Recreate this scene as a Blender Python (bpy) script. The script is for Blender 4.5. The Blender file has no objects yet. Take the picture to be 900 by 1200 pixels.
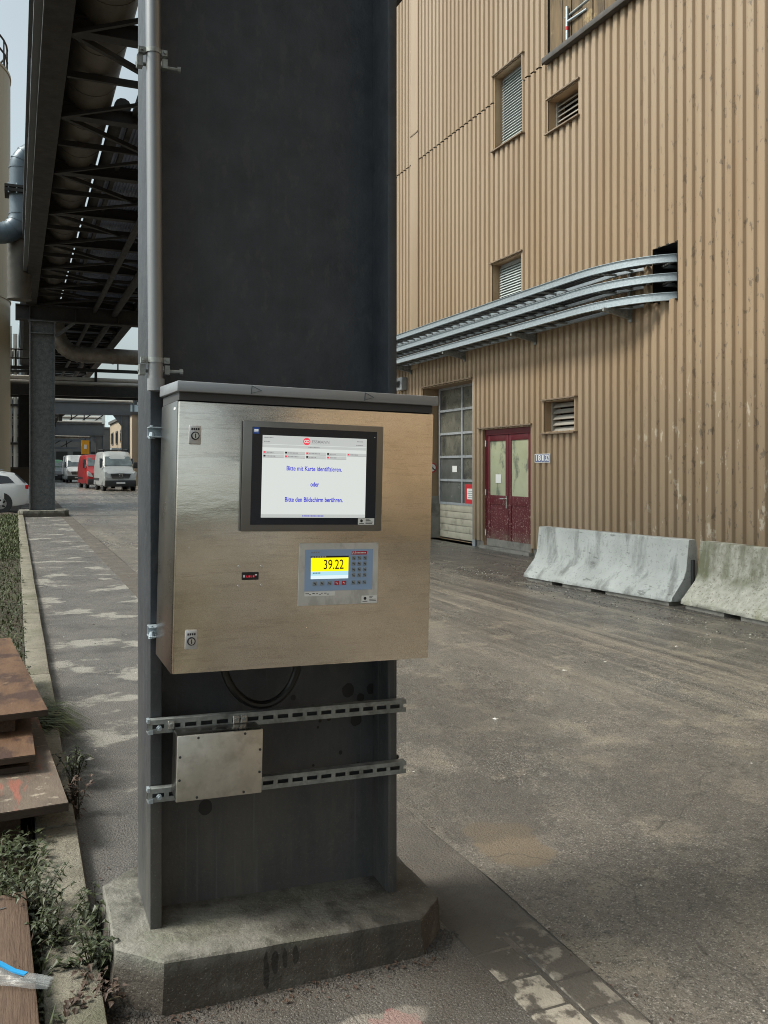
import bpy, bmesh, math, random
from mathutils import Vector, Matrix
random.seed(7)
R = math.radians
sc = bpy.context.scene
col = sc.collection

# ------------------------------------------------------------------ camera
cam = bpy.data.cameras.new('camera'); co = bpy.data.objects.new('camera', cam); col.objects.link(co)
cam.sensor_fit = 'VERTICAL'; cam.sensor_height = 36; cam.lens = 36 * 1032 / 1200
cam.shift_y = -52 / 1200; cam.clip_start = .05; cam.clip_end = 2000
co.location = (0, 0, 1.6); co.rotation_euler = (R(90), 0, -math.atan(432 / 1032))
sc.camera = co
# ------------------------------------------------------------------ sky and sun (overcast)
SUN_EL, SUN_AZ = 50, 279                 # azimuth clockwise from +Y
w = bpy.data.worlds.new('World'); sc.world = w; w.use_nodes = True
nt = w.node_tree; bg = nt.nodes['Background']
sky = nt.nodes.new('ShaderNodeTexSky'); sky.sky_type = 'NISHITA'; sky.sun_disc = False
sky.sun_elevation = R(SUN_EL); sky.sun_rotation = R(SUN_AZ); sky.air_density = 1; sky.dust_density = 4; sky.ozone_density = 1
hs = nt.nodes.new('ShaderNodeHueSaturation'); hs.inputs['Saturation'].default_value = .30; hs.inputs['Value'].default_value = 1.18
nt.links.new(sky.outputs[0], hs.inputs['Color'])
wtc = nt.nodes.new('ShaderNodeTexCoord'); wn = nt.nodes.new('ShaderNodeTexNoise'); wn.inputs['Scale'].default_value = 2.2; wn.inputs['Detail'].default_value = 4
nt.links.new(wtc.outputs['Generated'], wn.inputs['Vector'])
wr = nt.nodes.new('ShaderNodeMapRange'); wr.inputs[1].default_value = .3; wr.inputs[2].default_value = .7; wr.inputs[3].default_value = .8; wr.inputs[4].default_value = 1.15
nt.links.new(wn.outputs[0], wr.inputs[0])
wm = nt.nodes.new('ShaderNodeMix'); wm.data_type = 'RGBA'; wm.blend_type = 'MULTIPLY'; wm.inputs[0].default_value = 1
nt.links.new(hs.outputs[0], wm.inputs[6]); nt.links.new(wr.outputs[0], wm.inputs[7])
tint = nt.nodes.new('ShaderNodeMix'); tint.data_type = 'RGBA'; tint.blend_type = 'MULTIPLY'; tint.inputs[0].default_value = 1; tint.inputs[7].default_value = (.90, 1.0, .985, 1)
nt.links.new(wm.outputs[2], tint.inputs[6]); nt.links.new(tint.outputs[2], bg.inputs[0]); bg.inputs[1].default_value = .12
sl = bpy.data.lights.new('sun', 'SUN'); sl.energy = 2.5; sl.angle = R(16); sl.color = (1, .93, .82)
so = bpy.data.objects.new('sun', sl); col.objects.link(so)
az = R(SUN_AZ); el = R(SUN_EL)
so.rotation_euler = Vector((math.sin(az) * math.cos(el), math.cos(az) * math.cos(el), math.sin(el))).to_track_quat('Z', 'Y').to_euler()
so.location = (0, 0, 30)
sc.view_settings.view_transform = 'Standard'; sc.view_settings.look = 'None'
sc.view_settings.exposure = .52; sc.view_settings.gamma = 1
sc.cycles.max_bounces = 6; sc.cycles.use_denoising = True; sc.cycles.denoising_prefilter = 'NONE'; sc.cycles.use_adaptive_sampling = False; sc.cycles.filter_width = 1.0; sc.cycles.sample_clamp_indirect = 4

# ------------------------------------------------------------------ materials
def M(name, c1, c2=None, scale=6, rough=.7, rough2=None, metal=0, bump=0, bscale=80, stretch=(1, 1, 1), stains=(), detail=6, aniso=0, bstretch=None, blots=(), cracks=None, vary=0, spec=.5, lohi=(.3, .7)):
    m = bpy.data.materials.new(name); m.use_nodes = True
    t = m.node_tree; n = t.nodes; L = t.links; p = n['Principled BSDF']
    p.inputs['Metallic'].default_value = metal; p.inputs['Roughness'].default_value = rough
    p.inputs['Specular IOR Level'].default_value = spec
    if aniso: p.inputs['Anisotropic'].default_value = aniso
    p.inputs['Base Color'].default_value = (*c1, 1)
    g = n.new('ShaderNodeNewGeometry')
    def noise(s, st=(1, 1, 1), d=detail, off=0):
        mp = n.new('ShaderNodeMapping'); mp.inputs['Scale'].default_value = st; mp.inputs['Location'].default_value = (off, off * 1.3, off * .7)
        L.new(g.outputs['Position'], mp.inputs[0])
        x = n.new('ShaderNodeTexNoise'); x.inputs['Scale'].default_value = s; x.inputs['Detail'].default_value = d; x.inputs['Roughness'].default_value = .62
        L.new(mp.outputs[0], x.inputs['Vector']); return x.outputs[0]
    def rng(v, a, b, lo=0, hi=1):
        x = n.new('ShaderNodeMapRange'); x.inputs[1].default_value = a; x.inputs[2].default_value = b; x.inputs[3].default_value = lo; x.inputs[4].default_value = hi
        L.new(v, x.inputs[0]); return x.outputs[0]
    def mix(f, a, b):
        x = n.new('ShaderNodeMix'); x.data_type = 'RGBA'; L.new(f, x.inputs[0])
        for k, q in ((6, a), (7, b)):
            if isinstance(q, tuple): x.inputs[k].default_value = (*q, 1)
            else: L.new(q, x.inputs[k])
        return x.outputs[2]
    c = c1
    if c2:
        c = mix(rng(noise(scale, stretch), *lohi), c1, c2)
    for i, s in enumerate(stains):                 # (colour, scale, lo, hi, stretch, strength[, mask(axis, a, b)])
        f = rng(noise(s[1], s[4], 8, 3.7 * (i + 1)), s[2], s[3], 0, s[5])
        if len(s) > 6:
            sx = n.new('ShaderNodeSeparateXYZ'); L.new(g.outputs['Position'], sx.inputs[0])
            mm = n.new('ShaderNodeMath'); mm.operation = 'MULTIPLY'
            L.new(f, mm.inputs[0]); L.new(rng(sx.outputs['XYZ'.index(s[6][0])], s[6][1], s[6][2]), mm.inputs[1]); f = mm.outputs[0]
            if len(s) > 7:
                m2 = n.new('ShaderNodeMath'); m2.operation = 'MULTIPLY'
                L.new(f, m2.inputs[0]); L.new(rng(sx.outputs['XYZ'.index(s[7][0])], s[7][1], s[7][2]), m2.inputs[1]); f = m2.outputs[0]
        c = mix(f, c, s[0])
    def warp(s_, amt):
        x = n.new('ShaderNodeTexNoise'); x.inputs['Scale'].default_value = s_; x.inputs['Detail'].default_value = 5; L.new(g.outputs['Position'], x.inputs['Vector'])
        a = n.new('ShaderNodeVectorMath'); a.operation = 'MULTIPLY_ADD'; L.new(x.outputs['Color'], a.inputs[0]); a.inputs[1].default_value = (amt,) * 3; L.new(g.outputs['Position'], a.inputs[2])
        b = n.new('ShaderNodeVectorMath'); b.operation = 'SUBTRACT'; L.new(a.outputs[0], b.inputs[0]); b.inputs[1].default_value = (amt / 2,) * 3
        return b.outputs[0]
    for (bc, bx, by, br_, bs, ws, wa) in blots:              # stains at their own place, ragged outline
        mp = n.new('ShaderNodeMapping'); xz = len(br_) == 3
        mp.inputs['Location'].default_value = (-bx / br_[0], 0, -by / br_[2]) if xz else (-bx / br_[0], -by / br_[1], 0); mp.inputs['Scale'].default_value = (1 / br_[0], 0, 1 / br_[2]) if xz else (1 / br_[0], 1 / br_[1], 0)
        L.new(warp(ws, wa), mp.inputs[0]); ln = n.new('ShaderNodeVectorMath'); ln.operation = 'LENGTH'; L.new(mp.outputs[0], ln.inputs[0])
        c = mix(rng(ln.outputs['Value'], 1.0, .88, 0, bs), c, bc)
    if vary:
        oi = n.new('ShaderNodeObjectInfo'); hv = n.new('ShaderNodeHueSaturation'); L.new(rng(oi.outputs['Random'], 0, 1, 1 - vary, 1 + vary), hv.inputs['Value']); L.new(rng(oi.outputs['Random'], 0, 1, 1.08, .90), hv.inputs['Saturation'])
        L.new(c, hv.inputs['Color']); c = hv.outputs[0]
    if cracks:
        vo = n.new('ShaderNodeTexVoronoi'); vo.feature = 'DISTANCE_TO_EDGE'; vo.inputs['Scale'].default_value = cracks[0]; L.new(warp(2.2, .5), vo.inputs['Vector'])
        f = rng(vo.outputs['Distance'], cracks[1], cracks[1] * .3, 0, 1)
        m_ = n.new('ShaderNodeMath'); m_.operation = 'MULTIPLY'; L.new(f, m_.inputs[0]); L.new(rng(noise(.45, off=5), .46, .56, 0, cracks[2]), m_.inputs[1])
        c = mix(m_.outputs[0], c, (.018, .016, .015))
    if not isinstance(c, tuple): L.new(c, p.inputs['Base Color'])
    if rough2 is not None:
        L.new(rng(noise(scale * 1.7, stretch, off=11), .3, .7, rough, rough2), p.inputs['Roughness'])
    if bump:
        b = n.new('ShaderNodeBump'); b.inputs['Strength'].default_value = min(1, bump); b.inputs['Distance'].default_value = .01 * max(1, bump)
        L.new(noise(bscale, bstretch or stretch, 8), b.inputs['Height']); L.new(b.outputs[0], p.inputs['Normal'])
    return m
def EM(name, c, s):
    m = bpy.data.materials.new(name); m.use_nodes = True; p = m.node_tree.nodes['Principled BSDF']
    p.inputs['Base Color'].default_value = (*[x * .10 for x in c], 1); p.inputs['Emission Color'].default_value = (*c, 1); p.inputs['Emission Strength'].default_value = s
    p.inputs['Roughness'].default_value = .25
    return m
U = (1, 1, 1)
BLK = (.012, .012, .013)
m_column = M('dark_column_paint', (.027, .032, .040), (.048, .055, .066), 9, .42, .58, bump=.4, bscale=30, stains=[((.075, .07, .06), 60, .565, .62, U, .55, ('Z', 1.0, .3)), ((.125, .115, .100), 4, .25, .65, (2, 2, .3), .75, ('Z', 1.05, .40)), ((.13, .135, .135), 5, .57, .62, (6, 6, .10), .5, ('Z', 1.3, .9)), ((.20, .185, .16), 170, .60, .64, U, .4, ('Z', .9, .3)), ((.07, .072, .072), 24, .56, .63, (1, 1, .5), .4), ((.055, .058, .062), 14, .5, .8, (3, 3, .12), .5)])
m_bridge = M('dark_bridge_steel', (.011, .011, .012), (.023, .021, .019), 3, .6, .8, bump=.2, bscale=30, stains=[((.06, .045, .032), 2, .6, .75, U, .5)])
m_farcol = M('mottled_grey_steel', (.05, .058, .064), (.12, .13, .135), 9, .5, .7, bump=.3, bscale=20, stains=[((.18, .19, .19), 30, .565, .62, U, .6)])
m_portal = M('blue_grey_steel', (.075, .085, .098), (.10, .11, .122), 2, .55)
m_plate = M('silver_plate', (.58, .585, .57), (.70, .70, .68), 18, .35, .5, metal=.45, stains=[((.42, .42, .41), 20, .52, .62, (1, 1, .5), .6)])
m_splash = M('splash_stain', (.010, .010, .010), (.016, .016, .016), 30, .5)
m_plinth = M('mossy_concrete', (.155, .15, .13), (.245, .236, .205), 7, .85, bump=.9, bscale=45, stains=[((.12, .125, .085), 4, .48, .64, U, .65), ((.040, .037, .030), 4, .47, .62, (1, 1, .6), .85), ((.062, .051, .040), 6, .2, .45, U, .92, ('Z', .15, .10)), ((.40, .37, .32), 150, .60, .66, U, .45), ((.045, .042, .035), 3.4, .56, .64, (1.6, 1, .25), .75)], blots=[((.018, .016, .014), .735, .085, (.012, 0, .04), .85, 30, .02), ((.018, .016, .014), .765, .09, (.009, 0, .035), .8, 30, .02), ((.018, .016, .014), .705, .065, (.010, 0, .06), .85, 30, .025), ((.022, .02, .017), .80, .095, (.010, 0, .03), .8, 30, .02)])
m_kerb = M('kerb_concrete', (.165, .152, .118), (.25, .232, .185), 5, .85, bump=1, bscale=70, stains=[((.10, .105, .06), 2.2, .5, .68, U, .7), ((.06, .05, .04), 60, .565, .62, U, .6), ((.12, .11, .08), 6, .5, .68, U, .6), ((.30, .16, .10), 2.3, .66, .76, U, .45)])
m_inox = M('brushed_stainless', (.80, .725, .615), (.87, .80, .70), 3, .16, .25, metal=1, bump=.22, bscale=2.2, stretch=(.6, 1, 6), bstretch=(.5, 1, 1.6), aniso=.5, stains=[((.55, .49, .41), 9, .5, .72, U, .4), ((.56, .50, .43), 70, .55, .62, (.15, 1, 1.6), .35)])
m_inox_edge = M('stainless_shaded_side', (.20, .195, .185), (.27, .26, .245), 4, .24, .34, metal=1)  # stainless with a darkened base, standing in for dark surroundings mirrored in the sides
m_inox_dull = M('dull_stainless', (.55, .53, .48), (.72, .70, .64), 14, .42, .56, metal=1, bump=.05, bscale=60, stains=[((.40, .38, .33), 22, .5, .7, U, .6)])
m_zinc = M('galvanised_steel', (.36, .42, .46), (.48, .54, .58), 30, .42, .58, metal=.6, bump=.05, bscale=90)
m_zinc_dirty = M('weathered_zinc', (.20, .215, .21), (.40, .42, .41), 20, .5, .7, metal=.7, bump=.1, bscale=90, stains=[((.12, .115, .10), 18, .52, .7, U, .6)])
m_conduit = M('grey_conduit', (.20, .205, .21), (.27, .275, .28), 6, .35, .48, metal=.6, stretch=(1, 1, .2))
m_lid = M('grey_lid', (.25, .265, .285), (.33, .345, .365), 9, .35, .5, metal=.4, stretch=(.2, 1, 4))
m_liddark = M('lid_neck_shade', (.05, .05, .052), None, rough=.6)
m_cable = M('black_rubber', (.006, .006, .006), None, rough=.38)
m_black = M('black_plastic', (.015, .016, .018), None, rough=.35)
m_bezel = M('bezel_aluminium', (.20, .195, .18), (.24, .23, .215), 5, .35, metal=.7)
m_bezel_side = M('bezel_side', (.05, .05, .05), None, rough=.45)
m_glass_front = M('panel_glass', (.012, .018, .028), None, rough=.12)
m_lcd = EM('lit_screen', (.78, .82, .79), .60)
m_lcdbar = EM('screen_bar', (.70, .73, .71), .50)
m_lcddark = EM('screen_line', (.36, .37, .37), .5)
m_lcdblue = EM('screen_blue', (.05, .05, .75), .55)
m_lcdred = EM('screen_red', (.75, .06, .09), .8)
m_yellow = EM('display_yellow', (1, .84, .0), .80)
m_dwhite = EM('display_white', (.80, .95, 1), .65)
m_dcyan = EM('display_blue', (.50, .83, .95), .62)
m_ink = M('black_ink', (.012, .012, .014), None, rough=.5)
m_teal2 = M('faint_marker', (.07, .10, .11), None, rough=.5)
m_teal = M('teal_ink', (.02, .20, .24), None, rough=.5)
m_bluepanel = M('blue_keypad_foil', (.30, .42, .62), None, rough=.4)
m_key = M('grey_key', (.22, .25, .27), (.30, .33, .34), 300, .4)
m_keyred = M('red_key', (.50, .02, .03), None, rough=.4)
m_red = M('logo_red', (.45, .015, .03), None, rough=.4)
m_white = M('white_print', (.78, .78, .76), None, rough=.5)
m_bluesticker = M('blue_sticker', (.02, .09, .42), None, rough=.4)
m_led = EM('red_led', (.75, .03, .06), .7)
m_chrome = M('lock_chrome', (.62, .62, .60), None, rough=.25, metal=.9)
m_lockplate = M('lock_plate', (.52, .53, .54), (.60, .60, .60), 40, .4, metal=.4)
m_clad = M('tan_cladding', (.312, .228, .147), (.345, .259, .173), .7, .42, .56, bump=.03, bscale=10, stretch=(1, 1, .2), stains=[
    ((.27, .185, .11), 2.4, .50, .68, (1, 1, .08), .6), ((.10, .080, .062), 13, .585, .65, (1, .8, .45), .7, ('Y', 11.6, 9.4)), ((.55, .48, .38), 4.5, .61, .64, (1, 1, .5), .8, ('Y', 11.2, 10.2), ('Z', 3.2, 2.4)),
    ((.10, .08, .06), 3, .4, .75, (2, 2, .6), .7, ('Z', .9, .25))], vary=.07)
m_trim = M('brown_flashing', (.17, .125, .085), (.23, .17, .115), 6, .55, stains=[((.05, .04, .035), 9, .55, .7, U, .6)])
m_reveal = M('tan_reveal', (.30, .205, .12), (.36, .25, .15), 3, .6)
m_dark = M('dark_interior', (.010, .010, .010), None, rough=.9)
m_ledge = M('dark_ledge', (.05, .046, .042), (.09, .08, .07), 8, .7, bump=.3, bscale=30)
m_oldwood = M('weathered_boards', (.075, .055, .032), (.20, .135, .07), 3, .85, bump=.4, bscale=20, stretch=(1, 3, .35), stains=[((.40, .30, .15), 2.2, .58, .66, U, .8), ((.02, .017, .014), 3, .55, .7, (1, 2, .3), .7)])
m_pane = M('window_glass', (.16, .20, .19), (.24, .28, .26), 1.5, .08, .16, spec=.8)
m_panedirty = M('dusty_glass', (.085, .085, .07), (.16, .155, .125), 3, .2, .4, stains=[((.04, .04, .04), 1.7, .5, .62, U, .8), ((.30, .29, .24), 6, .62, .72, U, .4)])
m_doorglass = M('greenish_glass', (.34, .36, .24), (.46, .48, .33), 1.2, .1, .2, stains=[((.12, .14, .12), 3, .54, .62, (1, 1, .6), .75)])
m_blind = M('venetian_blind', (.42, .47, .47), (.52, .57, .56), 3, .5)
m_louvre = M('grey_louvre', (.28, .26, .23), (.36, .34, .30), 6, .55)
m_frame = M('grey_frame', (.26, .28, .30), (.34, .36, .38), 5, .5, stains=[((.12, .11, .10), 7, .56, .7, U, .5)])
m_cream = M('cream_panel', (.40, .37, .29), (.50, .46, .37), 4, .6, stains=[((.20, .17, .13), 5, .52, .7, (1, 1, 1), .6)])
m_maroon = M('maroon_paint', (.090, .005, .011), (.118, .008, .015), 4, .45, .6, stains=[((.45, .36, .32), 26, .565, .62, U, .75, ('Z', 1.4, .5)), ((.19, .14, .105), 4, .3, .6, U, .9, ('Z', .42, .12))])
m_base = M('grey_base_wall', (.20, .19, .17), (.28, .26, .23), 4, .85, bump=.4, bscale=30, stains=[((.05, .045, .04), 3, .5, .7, U, .7)])
m_barrier = M('pale_barrier_concrete', (.42, .43, .415), (.54, .555, .54), 2.4, .8, bump=.5, bscale=60, stains=[((.26, .27, .26), 26, .565, .62, U, .5), ((.17, .17, .16), 3.4, .52, .64, (1, 1, .22), .7), ((.12, .12, .11), 11, .62, .66, (.6, .35, 1.6), .6), ((.06, .06, .05), 5, .35, .6, U, .9, ('Z', .09, .03))])
m_barrier2 = M('mossy_barrier_concrete', (.34, .33, .27), (.56, .54, .47), 16, .85, bump=.5, bscale=50, stains=[((.11, .115, .05), 2.6, .42, .6, (1.5, 1.5, .5), .85, ('Z', .26, .38)), ((.20, .19, .14), 8, .45, .65, (1, 1, .4), .7, ('Z', .3, .45)), ((.16, .15, .11), 30, .565, .62, U, .6), ((.05, .05, .04), 5, .35, .6, U, .9, ('Z', .10, .04)), ((.22, .21, .10), 4, .5, .66, U, .5, ('Z', .22, .12))])
m_road = M('muddy_wet_asphalt', (.092, .083, .074), (.180, .160, .135), .6, .16, .48, bump=1.1, bscale=95, bstretch=U, stretch=(1, .4, 1), stains=[
    ((.066, .061, .057), 2.6, .50, .66, (1, .4, 1), .55), ((.052, .047, .042), 17, .54, .62, (1, .8, 1), .55), ((.27, .245, .21), 24, .57, .64, (1, .8, 1), .45), ((.30, .258, .195), 1.5, .53, .70, (1.2, .3, 1), .55), ((.050, .045, .040), 7, .48, .60, (1.2, .035, 1), .7, ('X', 3.4, 4.4)),
    ((.38, .325, .25), 6, .52, .66, (1.1, .03, 1), .6, ('X', 3.4, 4.4)), ((.30, .26, .20), 3.5, .54, .64, U, .5), ((.46, .43, .38), 120, .57, .61, U, .65), ((.022, .020, .018), 85, .56, .60, U, .7), ((.26, .24, .21), 55, .60, .64, U, .4), ((.05, .045, .04), 32, .60, .65, U, .5)],
    blots=[((.185, .145, .10), 1.93, 3.27, (.17, .26), .85, 7, .16), ((.065, .058, .052), 1.95, 3.75, (.42, .5), .4, 6, .6), ((.050, .045, .041), 2.6, 5.2, (.6, 1.1), .3, 5, 1.0), ((.055, .050, .045), 3.3, 3.4, (.7, .8), .3, 5, 1.0)], cracks=(.5, .004, .45))
m_pave = M('patched_asphalt', (.085, .083, .080), (.15, .142, .130), 1.3, .5, .72, bump=1.6, bscale=110, stretch=(1, .7, 1), stains=[
    ((.035, .033, .032), 2.3, .5, .66, U, .6), ((.40, .385, .34), 1.5, .55, .60, (1, 1.1, 1), .65, ('Y', 2.9, 3.8)), ((.17, .15, .12), .8, .5, .7, U, .55, ('X', 1.0, 1.5)), ((.10, .082, .065), 1.5, .35, .6, U, .85, ('Y', 3.3, 2.7)),
    ((.38, .36, .33), 160, .565, .62, U, .6), ((.02, .018, .017), 140, .565, .62, U, .6)], blots=[((.42, .07, .09), 1.0, 2.325, (.10, .05), .5, 14, .14), ((.40, .36, .31), .93, 2.33, (.2, .07), .5, 9, .1), ((.045, .036, .028), .31, 2.45, (.16, .35), .85, 6, .12)], cracks=(.9, .005, .5))
m_paver = M('pale_paver', (.30, .27, .22), (.40, .36, .30), 8, .8, bump=.6, bscale=70, stains=[((.085, .074, .062), 6.5, .46, .51, (1, .8, 1), .97), ((.090, .078, .066), 2.2, .1, .2, U, .95, ('Y', 2.55, 2.8)), ((.090, .078, .066), 2.2, .1, .2, U, .45, ('X', 1.54, 1.57))])
m_soil = M('dark_soil', (.035, .027, .019), (.085, .066, .045), 6, .9, bump=1, bscale=50, stains=[((.06, .07, .03), 3, .5, .65, U, .7)])
m_ground = M('yard_ground', (.11, .10, .09), (.16, .145, .125), .6, .7, .85, bump=.5, bscale=40)
m_grass = M('grass_blades', (.035, .052, .014), (.085, .105, .035), 5, .65, stains=[((.16, .14, .065), 7, .6, .7, U, .7)])
m_leaf = M('weed_leaves', (.020, .030, .011), (.050, .062, .022), 40, .5, stains=[((.10, .05, .035), 9, .6, .7, U, .6)])
m_dryleaf = M('withered_leaves', (.055, .030, .022), (.085, .055, .038), 18, .65)
m_ply = M('brown_plywood', (.085, .042, .022), (.155, .088, .048), 5, .55, .75, bump=.25, bscale=40, stretch=(2, .6, 1), stains=[((.045, .022, .016), 5, .48, .56, (1, .7, 1), .85), ((.30, .20, .12), 7, .62, .70, U, .6)])
m_ply2 = M('grey_shuttering_board', (.095, .072, .056), (.165, .128, .098), 6, .6, .8, bump=.3, bscale=50, stretch=(2, .6, 1), stains=[((.34, .09, .06), 4.5, .56, .62, (2.6, .45, 1), .55), ((.42, .36, .28), 13, .58, .66, (1, 1.4, 1), .6), ((.05, .035, .026), 5, .55, .68, U, .7)])
m_plyedge = M('board_edge', (.030, .020, .014), (.06, .038, .024), 30, .8, stretch=(1, 1, 8))
m_plank = M('rough_plank', (.070, .042, .027), (.125, .078, .050), 14, .8, bump=.5, bscale=25, stretch=(6, .5, 6), stains=[((.02, .016, .014), 9, .64, .68, U, .9), ((.33, .26, .20), 40, .68, .71, U, .6)])
m_bagblue = M('blue_zip', (.03, .30, .62), None, rough=.35)
m_bag = M('cloudy_plastic', (.34, .36, .37), (.48, .50, .50), 30, .2, .35); m_bag.node_tree.nodes['Principled BSDF'].inputs['Alpha'].default_value = .28
m_silo = M('tan_silo', (.33, .25, .145), (.42, .33, .20), .7, .5, stretch=(1, 1, .12), stains=[((.16, .12, .07), 1.2, .55, .7, (1.5, 1.5, .1), .5)])
m_duct = M('blue_grey_duct', (.075, .105, .13), (.11, .14, .165), 2, .4, metal=.3)
m_insul = M('insulated_pipe', (.13, .115, .095), (.24, .22, .19), 3, .4, .55, metal=.5, stains=[((.12, .065, .035), 2.5, .55, .68, U, .6)])
m_bigpipe = M('dark_cladded_pipe', (.060, .052, .043), (.105, .094, .078), 2, .45, .6, metal=.2, stains=[((.10, .085, .065), 3, .6, .75, U, .5)])
m_deck = M('blue_grey_deck', (.10, .125, .19), (.14, .165, .23), 2, .6)
m_pipepale = M('pale_pipe', (.40, .38, .34), (.52, .49, .45), 2, .45)
m_beige = M('beige_render', (.36, .29, .21), (.44, .36, .27), .5, .8)
m_glasstower = M('pale_blue_cladding', (.42, .52, .56), (.52, .62, .66), .2, .35)
m_greybld = M('grey_far_wall', (.07, .07, .07), (.12, .115, .11), .4, .8)
m_carwhite = M('white_car_paint', (.68, .70, .71), (.74, .76, .76), 1, .25, spec=.7)
m_silver = M('silver_van_paint', (.36, .37, .36), (.43, .44, .43), 1, .28, metal=.3)
m_vanred = M('red_van_paint', (.27, .014, .014), (.32, .018, .018), 1, .3)
m_carwin = M('car_glass', (.008, .010, .012), None, rough=.06, spec=.8)
m_shield = M('windscreen_glass', (.02, .028, .03), (.16, .20, .21), 1.1, .05, spec=.9)
m_tyre = M('tyre_rubber', (.012, .012, .012), None, rough=.8)
m_rim = M('alloy_rim', (.35, .35, .35), None, rough=.3, metal=.8)
m_lens = M('headlight_lens', (.62, .64, .64), None, rough=.12, spec=.9)
m_tail = M('red_tail_lens', (.60, .01, .015), None, rough=.2)
m_bumper = M('dark_bumper', (.02, .02, .022), (.03, .03, .032), 5, .5)
m_orange = M('orange_sign', (.75, .33, .01), None, rough=.5)
m_green = M('green_paint', (.04, .16, .07), None, rough=.4)
m_tape = M('red_tape', (.55, .02, .03), None, rough=.5)
m_litter = M('pale_debris', (.45, .43, .38), (.60, .58, .54), 40, .7)
m_stone = M('dark_pebbles', (.035, .03, .027), (.09, .08, .07), 40, .8)
m_signblue = M('sign_blue', (.10, .13, .27), None, rough=.5)

# ------------------------------------------------------------------ mesh helpers
class MB:
    def __init__(s): s.v = []; s.f = []
    def add(s, vs, fs):
        b = len(s.v); s.v += [tuple(p) for p in vs]; s.f += [tuple(i + b for i in f) for f in fs]; return s
    def box(s, x0, x1, y0, y1, z0, z1):
        return s.add([(x, y, z) for z in (z0, z1) for y in (y0, y1) for x in (x0, x1)],
                     [(0, 2, 3, 1), (4, 5, 7, 6), (0, 1, 5, 4), (2, 6, 7, 3), (0, 4, 6, 2), (1, 3, 7, 5)])
    def beam(s, p, q, w, h, up=(0, 0, 1)):
        p = Vector(p); q = Vector(q); d = (q - p).normalized(); u = Vector(up)
        if abs(d.dot(u)) > .98: u = Vector((0, 1, 0))
        r = d.cross(u).normalized() * w / 2; u = r.cross(d).normalized() * h / 2
        vs = [a + i * r + j * u for a in (p, q) for j in (-1, 1) for i in (-1, 1)]
        return s.add(vs, [(0, 1, 3, 2), (4, 6, 7, 5), (0, 4, 5, 1), (2, 3, 7, 6), (0, 2, 6, 4), (1, 5, 7, 3)])
    def prism(s, poly, ax, a, b):            # poly in the two other axes, in order
        def P(u, v, k): return (k, u, v) if ax == 'x' else (u, k, v) if ax == 'y' else (u, v, k)
        n = len(poly)
        return s.add([P(u, v, a) for u, v in poly] + [P(u, v, b) for u, v in poly],
                     [tuple(range(n))[::-1], tuple(range(n, 2 * n))] + [(i, (i + 1) % n, n + (i + 1) % n, n + i) for i in range(n)])
    def tube(s, pts, r, n=12, cap=True):
        pts = [Vector(p) for p in pts]; m = len(pts); rs = r if isinstance(r, (list, tuple)) else [r] * m
        d0 = (pts[1] - pts[0]).normalized(); a = d0.orthogonal().normalized(); vs = []
        for i, p in enumerate(pts):
            d = (pts[min(i + 1, m - 1)] - pts[max(i - 1, 0)]).normalized()
            a = (a - d * a.dot(d)).normalized(); b = d.cross(a)
            for k in range(n):
                t = 2 * math.pi * k / n; vs.append(p + (a * math.cos(t) + b * math.sin(t)) * rs[i])
        fs = [(i * n + k, i * n + (k + 1) % n, (i + 1) * n + (k + 1) % n, (i + 1) * n + k) for i in range(m - 1) for k in range(n)]
        if cap: fs += [tuple(range(n))[::-1], tuple(range((m - 1) * n, m * n))]
        return s.add(vs, fs)
    def sweep(s, prof, path, closed=True, up=(0, 0, 1)):   # prof (side, up)
        path = [Vector(p) for p in path]; m = len(path); n = len(prof); vs = []
        for i, p in enumerate(path):
            d = (path[min(i + 1, m - 1)] - path[max(i - 1, 0)]).normalized(); r = d.cross(Vector(up)).normalized(); u = r.cross(d)
            vs += [p + r * a + u * b for a, b in prof]
        fs = [(i * n + k, i * n + (k + 1) % n, (i + 1) * n + (k + 1) % n, (i + 1) * n + k) for i in range(m - 1) for k in range(n if closed else n - 1)]
        if closed: fs += [tuple(range(n))[::-1], tuple(range((m - 1) * n, m * n))]
        return s.add(vs, fs)
    def rings(s, secs, cap=True):              # loft between equal rings of points
        n = len(secs[0]); vs = [p for q in secs for p in q]; m = len(secs)
        fs = [(i * n + k, i * n + (k + 1) % n, (i + 1) * n + (k + 1) % n, (i + 1) * n + k) for i in range(m - 1) for k in range(n)]
        if cap: fs += [tuple(range(n))[::-1], tuple(range((m - 1) * n, m * n))]
        return s.add(vs, fs)
    def build(s, name, mat, parent=None, world=True, bev=0, seg=2, smooth=35):
        off = Vector((0, 0, 0))
        if parent and world:
            q = parent
            while q.parent: q = q.parent
            off = q.location
        me = bpy.data.meshes.new(name); me.from_pydata([Vector(p) - off for p in s.v], [], s.f); 
        bm = bmesh.new(); bm.from_mesh(me); bmesh.ops.recalc_face_normals(bm, faces=bm.faces)
        if bev:
            ed = [e for e in bm.edges if len(e.link_faces) == 2 and e.calc_face_angle(0) > .5]
            bmesh.ops.bevel(bm, geom=ed, offset=bev, segments=seg, profile=.5, affect='EDGES', clamp_overlap=True)
        bm.to_mesh(me); bm.free()
        if smooth:
            me.polygons.foreach_set('use_smooth', [True] * len(me.polygons)); me.set_sharp_from_angle(angle=R(smooth))
        me.materials.append(mat)
        o = bpy.data.objects.new(name, me); col.objects.link(o)
        if parent: o.parent = parent
        return o
def tag(o, label=None, cat=None, group=None, kind=None):
    if label: o['label'] = label
    if cat: o['category'] = cat
    if group: o['group'] = group
    if kind: o['kind'] = kind
    return o
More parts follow.
